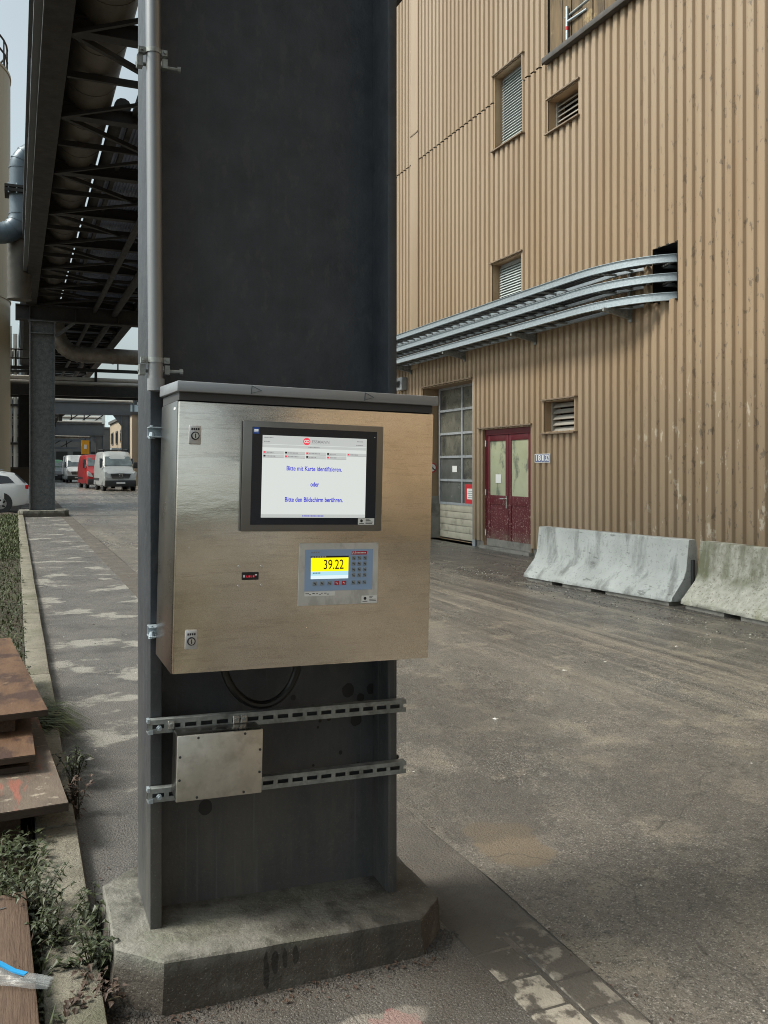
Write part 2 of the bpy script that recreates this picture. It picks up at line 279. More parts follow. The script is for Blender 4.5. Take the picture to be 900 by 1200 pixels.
def thing(name, label, cat, loc=(0, 0, 0), rot=(0, 0, 0), group=None):
    o = bpy.data.objects.new(name, None); col.objects.link(o); o.location = loc; o.rotation_euler = rot; o.empty_display_size = .1
    return tag(o, label, cat, group)
def copy_tree(o, parent=None):
    c = o.copy(); col.objects.link(c)
    if parent: c.parent = parent
    for ch in list(o.children): copy_tree(ch, c)
    return c
def box(name, mat, parent, *a, world=True, bev=0): return MB().box(*a).build(name, mat, parent, world, bev)
def text(body, size, loc, mat, parent, width=None, align='CENTER', rot=(R(90), 0, 0), bold=0, name='lettering'):
    c = bpy.data.curves.new(name, 'FONT'); c.body = body; c.size = size; c.align_x = align; c.align_y = 'CENTER'; c.offset = bold; c.extrude = .0002
    c.materials.append(mat)
    o = bpy.data.objects.new(name, c); col.objects.link(o); o.location = loc; o.rotation_euler = rot; o.parent = parent
    bpy.context.view_layer.update()
    sx = width / max(1e-6, o.dimensions.x) if width else 1
    me = bpy.data.meshes.new_from_object(o.evaluated_get(bpy.context.evaluated_depsgraph_get()))
    m2 = bpy.data.objects.new(name, me); col.objects.link(m2); m2.location = loc; m2.rotation_euler = rot; m2.scale.x = sx; m2.parent = parent; m2['kind'] = 'thing'
    bpy.data.objects.remove(o); bpy.data.curves.remove(c)
    return m2
def gz(y):
    t = min(1, max(0, (y - 30) / 24)); return .16 * t * t * (3 - 2 * t)

# ------------------------------------------------------------------ ground
YS = [-60, -30, -12, -5] + [i * .5 for i in range(-4, 20)] + [10 + 2 * i for i in range(0, 26)] + [64, 70, 80, 95, 120, 160, 260]
def sheet(name, x0, x1, ys, dz, mat, wob=0, nx=1):
    b = MB(); vs = []
    for y in ys:
        for i in range(nx + 1):
            x = x0 + (x1 - x0) * i / nx
            vs.append((x + (random.uniform(-wob, wob) if i in (0, nx) else 0), y, gz(y) + dz))
    n = nx + 1
    b.add(vs, [(j * n + i, j * n + i + 1, (j + 1) * n + i + 1, (j + 1) * n + i) for j in range(len(ys) - 1) for i in range(nx)])
    o = b.build(name, mat, smooth=0); o['kind'] = 'structure'; return o
sheet('ground', -250, 250, YS, -.03, m_ground)
sheet('road', 1.70, 8.9, YS, 0, m_road, .008, 2)
sheet('pavement', .20, 1.385, YS, 0, m_pave)
gut = sheet('gutter', 1.38, 1.705, YS, -.004, M('gutter_dirt', (.072, .065, .057), (.125, .11, .094), 3, .55, .8, bump=1.2, bscale=90, stains=[((.20, .17, .14), 4, .55, .68, U, .6)]))
pm = None
for r_, (xa, xb) in enumerate(((1.388, 1.538), (1.552, 1.692))):
    for k in range(76):
        y = 1.3 + k * .167 + r_ * .11
        if 2.72 < y < 8.2: continue
        if pm is None or k % 7 == 0:
            b = MB(); o = MB().box(-.073, .073, -.0795, .0795, -.03, 0).build('paver', m_paver, gut, False, bev=.006, seg=1)
            pm = o.data
        else:
            o = bpy.data.objects.new('paver', pm); col.objects.link(o); o.parent = gut
        o.location = ((xa + xb) / 2 + random.uniform(-.003, .003), y, -.0005 + random.uniform(-.003, .003) - (.0025 if y > 2.75 else 0)); o.rotation_euler = (random.uniform(-.012, .012), random.uniform(-.012, .012), random.uniform(-.02, .02))
kerb = MB().box(.075, .238, -60, -2, -.1, .07).build('kerb', m_kerb); kerb['kind'] = 'structure'
ks = None; y = -2.
for k in range(36):
    if ks is None:
        o = MB().box(-.081, .081, -.496, .496, -.17, 0).build('kerb_stone', m_kerb, kerb, False, bev=.01, seg=2); ks = o.data
    else:
        o = bpy.data.objects.new('kerb_stone', ks); col.objects.link(o); o.parent = kerb
    o.location = (.157 + random.uniform(-.003, .003), y + .5, .072 + gz(y) + random.uniform(-.004, .004)); o.rotation_euler.z = random.uniform(-.004, .004); y += 1.
# verge
b = MB(); vs = []; ny, nx = 180, 14
for j in range(ny + 1):
    yy = -3 + 36 * j / ny
    for i in range(nx + 1):
        xx = -1.6 + 1.67 * i / nx; e = min(1, (nx - i) / 3)
        vs.append((xx, yy, gz(yy) + .015 + e * (.03 + .03 * math.sin(xx * 7 + yy * 3) * math.sin(yy * 5.3 - xx * 2) + random.uniform(-.012, .02))))
b.add(vs, [(j * (nx + 1) + i, j * (nx + 1) + i + 1, (j + 1) * (nx + 1) + i + 1, (j + 1) * (nx + 1) + i) for j in range(ny) for i in range(nx)])
o = b.build('verge', m_soil, smooth=0); o['kind'] = 'structure'
sheet('verge_field', -30, -1.55, YS, .02, m_soil)['kind'] = 'structure'
def blades(b, n, area, h, lean=.5, wd=.006, bias=None):
    for _ in range(n):
        x, y = area()
        z = gz(y) + .03; hh = random.uniform(*h); a = random.uniform(0, 6.283); ln = random.uniform(.1, lean) * hh
        dx, dy = math.cos(a) * ln, math.sin(a) * ln; px, py = -math.sin(a) * wd, math.cos(a) * wd
        if bias: dx += bias[0] * hh; dy += bias[1] * hh
        b.add([(x - px, y - py, z), (x + px, y + py, z), (x + px * .8 + dx * .4, y + py * .8 + dy * .4, z + hh * .6), (x - px * .8 + dx * .4, y - py * .8 + dy * .4, z + hh * .6), (x + dx, y + dy, z + hh * .9)], [(0, 1, 2, 3), (3, 2, 4)])
def leaf(b, p, d, L, W, droop=.2):
    p = Vector(p); d = Vector(d).normalized(); s_ = d.cross(Vector((0, 0, 1)))
    if s_.length < .05: s_ = Vector((1, 0, 0))
    s_ = s_.normalized() * W / 2; n_ = s_.cross(d).normalized()
    b.add([p, p + d * L * .4 + s_ + n_ * W * .18, p + d * L * .4 - s_ + n_ * W * .18, p + d * L - Vector((0, 0, L * droop)), p + d * L * .42], [(0, 1, 4), (0, 4, 2), (1, 3, 4), (4, 3, 2)])
gr = MB()
blades(gr, 2600, lambda: (random.uniform(-.55, .07), random.uniform(16, 31)), (.05, .14), .8, .012)
blades(gr, 1500, lambda: (random.uniform(-.5, .08), random.uniform(2.3, 3.75)), (.05, .14), 1.0, .0035)
blades(gr, 900, lambda: (random.uniform(-.5, .06), random.uniform(6.5, 16)), (.03, .09), .9, .007)
tag(gr.build('grass', m_grass, smooth=0), 'short rough grass on the verge beside the kerb', None, None, 'stuff')
gc = MB()
for _ in range(5200):
    t = random.random(); yy = random.uniform(5.5, 19) if t < .7 else random.uniform(2.3, 3.9)
    xx = random.uniform(-.5, .09) if t < .7 else random.uniform(-.3, .12)
    a = random.uniform(0, 6.283); L = random.uniform(.025, .06) * (1 if t < .7 else .75)
    leaf(gc, (xx, yy, gz(yy) + random.uniform(.035, .085) + .05 * max(0, math.sin(yy * 2.1 + xx * 5))), (math.cos(a), math.sin(a), random.uniform(-.3, .5)), L, L * .55)
tag(gc.build('undergrowth_leaves', m_leaf, smooth=0), 'dark low leafy ground cover on the verge', None, None, 'stuff')
# litter on the asphalt
b = MB(); b2 = MB()
for k in range(420):
    if random.random() < .75: x, y = random.uniform(1.8, 6.4), random.uniform(1.5, 9) ** 1.0
    else: x, y = random.uniform(.27, 1.36), random.uniform(1.6, 11)
    q = b if random.random() < .28 else b2
    s_ = random.uniform(.004, .011) if random.random() < .93 else random.uniform(.014, .024)
    a = random.uniform(0, 3.14); dx, dy = math.cos(a) * s_, math.sin(a) * s_; e = random.uniform(.3, .8); h = s_ * random.uniform(.3, .6)
    q.add([(x + dx, y + dy, .001), (x - dy * e, y + dx * e, .001), (x - dx, y - dy, .001), (x + dy * e, y - dx * e, .001), (x + dx * .2, y - dy * .1, h)], [(0, 1, 4), (1, 2, 4), (2, 3, 4), (3, 0, 4)])
for k in range(2200):                       # gravel along the barriers and the wall foot
    x = random.gauss(6.45, .22) if random.random() < .6 else random.uniform(7.2, 8.5); y = random.uniform(5, 17.5)
    s_ = random.uniform(.004, .012); a = random.uniform(0, 3.14); dx, dy = math.cos(a) * s_, math.sin(a) * s_
    (b if random.random() < .25 else b2).add([(x + dx, y + dy, .001), (x - dy, y + dx, .001), (x - dx, y - dy, .001), (x + dy, y - dx, .001), (x, y, s_ * .7)], [(0, 1, 4), (1, 2, 4), (2, 3, 4), (3, 0, 4)])
tag(b.build('pale_debris', m_litter, smooth=0), 'pale chips and scraps strewn over the road', None, None, 'stuff')
tag(b2.build('gravel', m_stone, smooth=0), 'dark grit strewn over the road', None, None, 'stuff')

dg = MB(); blades(dg, 500, lambda: (random.uniform(-.5, .08), random.uniform(2.3, 6)), (.04, .16), 1.2, .003)
tag(dg.build('dry_grass', m_dryleaf, smooth=0), 'withered brown grass stalks among the weeds by the boards', None, None, 'stuff')
ll = MB()
for k in range(520):
    t = random.random()
    if t < .45: xx, yy = .245 + abs(random.gauss(0, .05)), random.uniform(2.2, 12)
    elif t < .75: a = random.random(); xx, yy = (.36 + a * .9, 2.60 - abs(random.gauss(0, .05))) if random.random() < .7 else (1.36 + abs(random.gauss(0, .04)), random.uniform(2.75, 3.6))
    else: xx, yy = 1.70 + random.gauss(0, .03), random.uniform(1.6, 9)
    a = random.uniform(0, 6.283); L = random.uniform(.006, .022)
    leaf(ll, (xx, yy, .006), (math.cos(a), math.sin(a), random.uniform(-.1, .3)), L, L * random.uniform(.3, .7), 0)
tag(ll.build('leaf_litter', m_dryleaf, smooth=0), 'brown leaf crumbs gathered along the kerb, the plinth and the gutter', None, None, 'stuff')
gp = MB()
for k in range(1500):
    if random.random() < .6:
        u = random.random(); q = abs(random.gauss(0, .035))
        xx, yy = random.choice([(.40 + u * .83, 2.605 - q), (.285 + u * .12 - q * .7, 2.74 - u * .12 - q * .7), (1.225 + u * .13 + q * .7, 2.615 + u * .13 - q * .7)])
    else: xx, yy = 6.66 + random.gauss(0, .05), random.uniform(5, 10.8); xx += max(0, (10.8 - yy)) * .1 if yy > 8 else .3
    s_ = random.uniform(.002, .008); a = random.uniform(0, 3.14); dx, dy = math.cos(a) * s_, math.sin(a) * s_
    gp.add([(xx + dx, yy + dy, .001), (xx - dy, yy + dx, .001), (xx - dx, yy - dy, .001), (xx + dy, yy - dx, .001), (xx, yy, s_ * .8)], [(0, 1, 4), (1, 2, 4), (2, 3, 4), (3, 0, 4)])
tag(gp.build('edge_grit', m_stone, smooth=0), 'dark grit lying against the plinth and the barriers', None, None, 'stuff')

# ------------------------------------------------------------------ main column on its plinth
CX0, CX1, CY0, CY1 = .389, 1.2294, 2.821, 3.121
p = thing('steel_column', 'wide dark grey steel H-section column carrying the steel control cabinet', 'column', (.81, 2.97, .12))
b = MB(); b.box(CX0 + .034, CX1 - .033, 2.96, 2.982, .10, 6.9); b.build('web', m_column, p)
box('flange', m_column, p, CX0, CX0 + .035, CY0, CY1, .14, 6.9, bev=.002)
box('flange', m_column, p, CX1 - .033, CX1, CY0, CY1, .09, 6.9, bev=.002)
import_spots = [(467, 267, 17), (580, 303, 18), (645, 290, 17), (592, 238, 12), (560, 215, 20), (620, 215, 15), (210, 510, 20), (510, 292, 8), (487, 298, 5), (482, 316, 4), (683, 287, 8), (650, 245, 12), (210, 463, 5), (690, 425, 7), (470, 425, 4), (585, 432, 4), (540, 395, 6), (420, 225, 8)]
for k, (a, c_, r_) in enumerate(import_spots):   # splash marks on the lower web: measured positions across and up the web
    x = .399 + (a - 80) * .00146; z = .985 - (c_ - 85) * .00122 - (a - 80) * .00005; r_ *= .00118; q = MB()
    ring = [(x + r_ * (1 + random.uniform(-.08, .08)) * math.cos(t), 2.9588, z + r_ * 1.08 * (1 + random.uniform(-.08, .08)) * math.sin(t)) for t in [i * math.pi / 9 for i in range(18)]]
    q.add([(x, 2.9586, z)] + ring, [(0, i + 1, (i + 1) % 18 + 1) for i in range(18)]); q.build('splash_mark', m_splash, p, smooth=0)
box('head_plate', m_column, p, CX0 - .03, CX1 + .03, CY0 - .05, CY1 + .05, 6.9, 6.94)
b = MB()
for x0, x1, z in ((CX0 + .036, CX1 - .034, 6.2),): b.box(x0, x1, CY0 + .01, 2.959, z, z + .02)
b.build('stiffener', m_column, p)
def plinth(x0, x1, y0, y1, zl, zr, ch, label, fine=True):
    pr = [(x0 + ch, y0), (x1 - ch, y0), (x1, y0 + ch), (x1, y1 - ch), (x1 - ch, y1), (x0 + ch, y1), (x0, y1 - ch), (x0, y0 + ch)]
    def zt(x): return zl + (zr - zl) * (x - x0) / (x1 - x0)
    b = MB(); g = 7
    rings = []
    for k, (ins, f) in enumerate(((-.012, 0), (-.006, .35), (0, .75), (.001, .965), (.007, 1.0), (.16, 1.0))):
        ring = []
        for i in range(8):
            a = pr[i]; c = pr[(i + 1) % 8]; cx, cy = (x0 + x1) / 2, (y0 + y1) / 2
            for j in range(g):
                t = j / g; x = a[0] + (c[0] - a[0]) * t; y = a[1] + (c[1] - a[1]) * t
                L = math.hypot(x - cx, y - cy); r = random.uniform(-.003, .003) if fine else 0
                x -= (x - cx) / L * (ins + r); y -= (y - cy) / L * (ins + r)
                ring.append((x, y, gz(y) - .02 + (zt(x) + .02) * f + (random.uniform(-.002, .002) if fine and f > .5 else 0)))
        rings.append(ring)
    b.rings(rings)
    return tag(b.build('concrete_plinth', m_plinth, smooth=28), label, 'plinth', 'plinths under the bridge columns')
plinth(.275, 1.353, 2.62, 3.3, .162, .115, .125, 'mossy chamfered concrete plinth under the column with the control cabinet')

# ------------------------------------------------------------------ control cabinet
TILT = R(1.4)
cab = thing('control_cabinet', 'stainless steel control cabinet with touch screen and yellow weight display on the dark column', 'cabinet', (.7868, 2.608, 1.018), (0, TILT, 0))
K = dict(world=False)
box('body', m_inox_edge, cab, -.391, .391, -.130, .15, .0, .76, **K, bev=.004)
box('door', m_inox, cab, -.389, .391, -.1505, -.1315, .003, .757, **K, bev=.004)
b = MB(); b.box(-.388, .388, -.145, .145, .7605, .784); b.build('lid_neck_shade', m_liddark, cab, **K)  # neck below the lid, coloured dark for the shade under its lip
b = MB(); b.prism([(-.162, .783), (-.162, .812), (.16, .822), (.16, .789)], 'x', -.397, .401); lid = b.build('rain_lid', m_lid, cab, **K, bev=.003)
for x in (-.19, .155):
    b = MB(); b.beam((x, -.1628, .786), (x + .002, -.1628, .810), .002, .001); b.beam((x, -.1628, .810), (x + .03, -.1628, .797), .002, .001); b.beam((x + .03, -.1628, .797), (x, -.1628, .788), .002, .001)
    b.build('arrow_mark', m_teal2, lid, **K)
b = MB(); b.box(-.3925, -.391, -.115, -.085, .735, .742); b.build('type_plate', m_white, cab, **K)
def lock(x, z):
    l = MB(); l.box(x - .017, x + .017, -.1575, -.1505, z - .026, z + .026); l = l.build('lock', m_lockplate, cab, **K, bev=.003)
    q = MB(); q.tube([(x, -.1575, z - .003), (x, -.1615, z - .003)], .0115, 20); q.build('lock_ring', m_ink, l, **K)
    q = MB(); q.tube([(x, -.1610, z - .003), (x, -.1640, z - .003)], .0085, 20); q.build('lock_cylinder', m_chrome, l, **K)
    q = MB(); q.box(x - .0012, x + .0012, -.1645, -.1638, z - .009, z + .003); q.build('keyhole', m_ink, l, **K)
    q = MB()
    for i in range(4): q.box(x - .011 + i * .006, x - .0065 + i * .006, -.1580, -.1574, z + .013, z + .019)
    q.build('embossed_mark', m_ink, l, **K)
lock(-.344, .665); lock(-.341, .097)
# touch panel
tp = MB(); tp.prism([(-.2125, .397), (.2165, .397), (.2165, .7105), (-.2125, .7105)], 'y', -.170, -.1505)
tp = tp.build('touch_panel', m_bezel, cab, **K, bev=.004)
b = MB(); b.box(-.2145, -.2128, -.166, -.1508, .399, .709); b.build('bezel_side', m_bezel_side, tp, **K)
b = MB(); b.box(-.186, .194, -.1712, -.1695, .4165, .6935); b.build('glass', m_glass_front, tp, **K)
y0 = -.1716
def slab(x0, x1, z0, z1, y, mat, name, par): 
    b = MB(); b.box(x0, x1, y - .0003, y + .0003, z0, z1); return b.build(name, mat, par, **K)
slab(-.156, .161, .437, .671, y0, m_lcd, 'screen', tp)
yb = y0 - .0006
slab(-.156, .161, .646, .6705, yb, m_lcdbar, 'header_bar', tp); slab(-.156, .161, .6365, .6445, yb, m_lcdbar, 'title_bar', tp)
slab(-.156, .161, .4375, .4465, yb, m_lcdbar, 'footer_bar', tp)
b = MB()
for j in range(2):
    for i in range(5 if j == 0 else 4):
        x = -.154 + i * .0635; z = .6225 - j * .0105; b.box(x, x + .061, yb - .0003, yb + .0003, z - .0035, z + .0040)
b.build('language_row', m_lcdbar, tp, **K)
b = MB(); fl = MB(); bl = MB()
for j in range(2):
    for i in range(5 if j == 0 else 4):
        x = -.154 + i * .0635; z = .6225 - j * .0105
        b.box(x, x + .061, yb - .0006, yb, z - .0046, z - .0037)
        (fl if (i + j) % 2 == 0 else bl).box(x + .001, x + .007, yb - .0009, yb - .0004, z - .002, z + .003)
        xx = x + .010
        for q in range(random.randint(5, 8)):
            wd = random.uniform(.002, .0038); b.box(xx, xx + wd, yb - .0008, yb - .0003, z - .0014, z + .0014); xx += wd + .0012
for x0_, z_, n_ in ((-.153, .6645, 8), (-.152, .653, 5), (.13, .662, 5), (.128, .651, 6), (-.02, .6405, 9)):
    xx = x0_
    for q in range(n_):
        wd = random.uniform(.0018, .0036); b.box(xx, xx + wd, yb - .0008, yb - .0003, z_ - .0013, z_ + .0013); xx += wd + .001
b.build('small_print', m_lcddark, tp, **K)['kind'] = 'stuff'; fl.build('red_flag', m_lcdred, tp, **K); bl.build('dark_flag', m_ink, tp, **K)
b = MB(); xx = -.034
for q in range(15):
    wd = random.uniform(.002, .0042); b.box(xx, xx + wd, yb - .0008, yb - .0003, .4404, .4434); xx += wd + .0012
b.build('footer_print', m_lcdblue, tp, **K)
text('Bitte mit Karte identifizieren.', .0185, (.0, yb - .0004, .578), m_lcdblue, tp, .168, bold=.0003)
text('oder', .0185, (.0015, yb - .0004, .533), m_lcdblue, tp, .026, bold=.0004)
text('Bitte den Bildschirm berühren.', .0185, (.001, yb - .0004, .4885), m_lcdblue, tp, .176, bold=.0004)
b = MB(); b.tube([(-.0255, yb - .0008, .657), (-.0255, yb, .657)], .0108, 24); b.build('logo', m_lcdred, tp, **K)
b = MB()
for dx in (-.0037, .0037):
    b.tube([(-.0255 + dx + .0036 * math.cos(a), yb - .0012, .657 + .0036 * math.sin(a)) for a in [i * math.pi / 8 for i in range(17)]], .0009, 5)
b.build('logo_rings', m_lcd, tp, **K)
text('ESSMANN', .012, (.017, yb - .0004, .6565), m_lcddark, tp, .053, bold=.0002)
slab(-.184, -.166, .674, .692, -.1718, m_bluesticker, 'blue_sticker', tp)
b = MB(); b.box(-.181, -.169, -.1724, -.1718, .682, .687); b.box(-.181, -.169, -.1724, -.1718, .6785, .680); b.build('sticker_print', m_lcdbar, tp, **K)
slab(.139, .191, .4165, .4355, -.1718, m_white, 'asset_sticker', tp)
b = MB(); b.tube([(.150, -.1726, .428), (.150, -.1718, .428)], .0042, 16); b.box(.143, .158, -.1726, -.172, .4195, .421)
for i in range(4): b.box(.163, .163 + (.012, .016, .023, .021)[i], -.1726, -.172, .432 - i * .0042, .4335 - i * .0042)
b.build('sticker_print', m_ink, tp, **K)
b = MB(); b.tube([(.187, -.172, .677), (.187, -.1712, .677)], .0012, 8); b.build('status_light', m_white, tp, **K)
# weighing terminal
wt = MB(); wt.box(-.035, .2145, -.1535, -.1505, .179, .3615); wt = wt.build('weighing_terminal', m_plate, cab, **K, bev=.001, seg=1)
slab(-.0165, .1965, .2215, .3425, -.1540, m_bluepanel, 'keypad_foil', wt)
slab(.0005, .1185, .3185, .3235, -.1548, m_black, 'display_header', wt)
slab(.002, .1185, .2785, .3185, -.1548, m_yellow, 'weight_display', wt); slab(.002, .1185, .2665, .2785, -.1548, m_dcyan, 'status_line', wt); slab(.002, .1185, .2565, .2665, -.1548, m_dwhite, 'status_strip', wt)
text('39.22', .040, (.104, -.1553, .297), m_ink, wt, .062, 'RIGHT', bold=.0001)
b = MB(); xx = .008
for i in range(5): b.box(xx, xx + .0035, -.1556, -.155, .2725, .2755); xx += .0048
b.build('status_print', m_teal, wt, **K)
b = MB(); xx = .003
for i in range(9): b.box(xx, xx + .003, -.1556, -.155, .3195, .3225); xx += .0052
b.build('header_print', m_white, wt, **K)
b = MB(); xx = .002
for i in range(4): b.box(xx, xx + .004, -.1549, -.1543, .3325, .3365); xx += .007
b.build('model_print', m_frame, wt, **K)
b = MB(); b.prism([(.1275, .3265), (.1755, .3265), (.1775, .3365), (.1295, .3365)], 'y', -.1550, -.1543); b.build('logo_bar', m_red, wt, **K)
b = MB(); xx = .143
for i in range(7): b.box(xx, xx + .0032, -.1556, -.155, .3300, .3333); xx += .0045
b.prism([(.130, .3275), (.132, .3275), (.1335, .3357), (.1315, .3357)], 'y', -.1556, -.155); b.prism([(.137, .3275), (.139, .3275), (.1405, .3357), (.1385, .3357)], 'y', -.1556, -.155)
b.beam((.133, -.1553, .333), (.139, -.1553, .330), .002, .0006); b.build('logo_print', m_white, wt, **K)
def key(x, z, mat, w_=.0115, print_=True):
    k = MB().box(x - w_ / 2, x + w_ / 2, -.1560, -.1540, z - .0058, z + .0058).build('key', mat, wt, **K, bev=.0007, seg=1)
    q = MB(); q.box(x - .0015, x + .003, -.1565, -.1559, z - .0008, z + .0008); q.box(x - .0032, x - .0016, -.1565, -.1559, z - .0008, z + .0034); q.box(x + .0018, x + .0032, -.1565, -.1559, z - .004, z - .0009)
    return q
kp = MB()
for r_ in range(5):
    for c_ in range(3):
        z = (.3165, .2995, .2822, .2655, .2437)[r_]; q = key(.1345 + c_ * .0178, z, m_key); kp.add(q.v, q.f)
kp.build('key_print', m_ink, wt, **K)
kp = MB()
for i in range(3): q = key(.0142 + i * .0228, .2435, m_key, .0135); kp.add(q.v, q.f)
kp.build('key_print', m_ink, wt, **K)
kp = MB()
for i in range(3, 5): q = key(.0142 + i * .0228, .2435, m_keyred, .0135); kp.add(q.v, q.f)
kp.build('key_print', m_white, wt, **K)
slab(-.0155, .078, .2065, .2195, -.1540, m_white, 'label_strip', wt)
b = MB(); xx = -.013
for i in range(9):
    wd = random.uniform(.004, .008); b.box(xx, xx + wd, -.1547, -.154, .2135 - (i % 3 == 2) * .003, .2155 - (i % 3 == 2) * .003); xx += wd + random.choice((.0015, .005))
b.build('label_print', m_ink, wt, **K)
slab(.163, .212, .1815, .2035, -.1540, m_white, 'asset_sticker', wt)
b = MB(); b.tube([(.174, -.1548, .195), (.174, -.154, .195)], .0045, 16); b.box(.166, .182, -.1548, -.154, .1855, .187)
for i in range(4): b.box(.188, .188 + (.012, .008, .021, .022)[i], -.1548, -.154, .2 - i * .0045, .2015 - i * .0045)
b.build('sticker_print', m_ink, wt, **K)
# card reader
cr = MB(); cr.box(-.202, -.153, -.1525, -.1505, .2585, .2805); cr = cr.build('card_reader', m_black, cab, **K, bev=.001, seg=1)
b = MB(); b.box(-.198, -.193, -.1530, -.1524, .266, .273); b.box(-.164, -.158, -.1530, -.1524, .271, .275); b.build('reader_print', m_lcddark, cr, **K)
b = MB(); xx = -.1885
for i in range(4): b.box(xx, xx + .0038, -.1530, -.1524, .2660, .2672 + .004 * (i % 2)); b.box(xx, xx + .0012, -.1530, -.1524, .2672 + .004 * (i % 2), .2715); xx += .0062
b.build('led_digits', m_led, cr, **K)
for x in (-.2105, -.1445):
    for z in (.297, .242):
        q = MB(); q.tube([(x, -.1500, z), (x, -.1530, z)], [.0046, .0034], 12); q.build('screw', m_chrome, cab, **K)
q = MB(); q.tube([(-.352, -.15, .352), (-.352, -.1518, .352)], .0022, 8); q.build('rivet', m_chrome, cab, **K)

# ------------------------------------------------------------------ strut rails
def rail(loc, x0, x1, slots, tilt, label, h=.041, dep=.026):
    r_ = thing('strut_rail', label, 'rail', loc, (0, tilt, 0), 'galvanised strut rails across the column')
    # C-profile facing down-forward: top flange, lips, slotted front web
    b = MB(); b.box(x0, x1, 0, dep, h / 2 - .003, h / 2); b.build('top_flange', m_zinc_dirty, r_, **K)
    b = MB(); b.box(x0, x1, 0, dep, -h / 2, -h / 2 + .003); b.build('bottom_flange', m_zinc_dirty, r_, **K)
    b = MB(); b.box(x0, x1, -.0035, -.0002, .0065, h / 2 + .0005); b.box(x0, x1, -.0035, -.0002, -h / 2 - .0005, -.0065)
    p_, sw = .05, .036; x = x0
    while x < x1 - .001:
        e = min(x + p_ - sw, x1); b.box(x, e, -.0033, -.0003, -.0065, .0065); x += p_
    b.build('slotted_web', m_zinc_dirty, r_, **K)
    b = MB(); b.box(x0 + .001, x1 - .001, dep - .003, dep - .001, -h / 2 + .003, h / 2 - .003); b.build('back', m_liddark, r_, **K)
    # beam clamps at the flanges
    for x in (x0 + .012,):
        q = MB(); q.tube([(x + .022, -.001, -.004), (x + .022, -.012, -.004)], .0085, 6); q.tube([(x + .022, -.012, -.004), (x + .022, -.018, -.004)], .0045, 10)
        q.build('bolt', m_zinc, r_, **K)
        box('clamp', m_zinc, r_, x - .010, x + .004, -.008, .012, -.022, -.010, **K); box('clamp', m_zinc, r_, x - .014, x - .006, -.006, .02, .012, .024, **K)
    return r_
rail((.8138, 2.792, .786), -.437, .437, 1, R(1.5), 'slotted galvanised strut rail below the cabinet, upper of two, junction box hanging from it')
rail((.8138, 2.792, .573), -.437, .437, 1, R(1.5), 'slotted galvanised strut rail below the cabinet, lower of two, passing behind the junction box')
for z, lb in ((1.70, 'short strut end behind the cabinet just under its lid'), (1.085, 'short strut end behind the cabinet near its bottom edge')):
    r_ = thing('strut_rail', lb, 'rail', (.78, 2.79, z), (0, TILT, 0), 'galvanised strut rails across the column')
    b = MB(); b.box(-.402, .40, -.03, .026, .013, .016); b.box(-.402, .40, -.03, .026, -.016, -.013); b.box(-.400, .40, .02, .026, -.014, .014); b.build('channel', m_zinc, r_, **K)
    q = MB(); q.tube([(-.392, -.012, -.020), (-.392, -.012, .0)], [.011, .007], 10); q.tube([(-.395, -.02, .020), (-.395, -.02, .012)], .005, 8); q.build('bolt', m_zinc, r_, **K)
# junction box
jb = thing('junction_box', 'small square stainless junction box hanging on the strut rails below the cabinet', 'box', (.580, 2.74, .585), (0, R(1.5), 0))
box('body', m_inox_edge, jb, -.132, .132, -.035, .048, 0, .197, **K, bev=.003)
box('cover', m_inox_dull, jb, -.1325, .1325, -.0435, -.0355, -.001, .198, **K, bev=.002)
for x, z in ((-.07, .189), (.075, .189), (-.124, .135), (-.124, .065), (.124, .135), (.124, .065), (-.07, .008), (.075, .008)):
    q = MB(); q.tube([(x, -.0433, z), (x, -.0455, z)], .004, 10); q.build('screw', m_liddark, jb, **K)
for x in (-.138, .068, .092):
    q = MB(); q.box(x - .010, x + .010, .0435, .0475, .197, .222); q = q.build('hanging_tab', m_chrome, jb, **K, bev=.001, seg=1)
    s_ = MB(); s_.tube([(x, .0435, .211), (x, .0395, .211)], .005, 8); s_.build('tab_bolt', m_zinc_dirty, q, **K)
for x in (-.085, .07):
    q = MB(); q.tube([(x, -.02, .002), (x, -.02, -.006)], .009, 10); q.build('cable_gland', M('brass', (.42, .30, .14), None, rough=.4, metal=.8), jb, **K)
# cable loop
pts = [(.735 - .128 * math.cos(t), 2.79 + .02 * math.sin(t), 1.00 - .175 * math.sin(t) + .02 * math.cos(t)) for t in [math.pi * i / 20 for i in range(21)]]
b = MB(); b.tube([(pts[0][0], 2.79, 1.06)] + pts + [(pts[-1][0] + .004, 2.79, 1.05)], .013, 10)
tag(b.build('cable', m_cable), 'thick black cable looping down below the cabinet', 'cable')
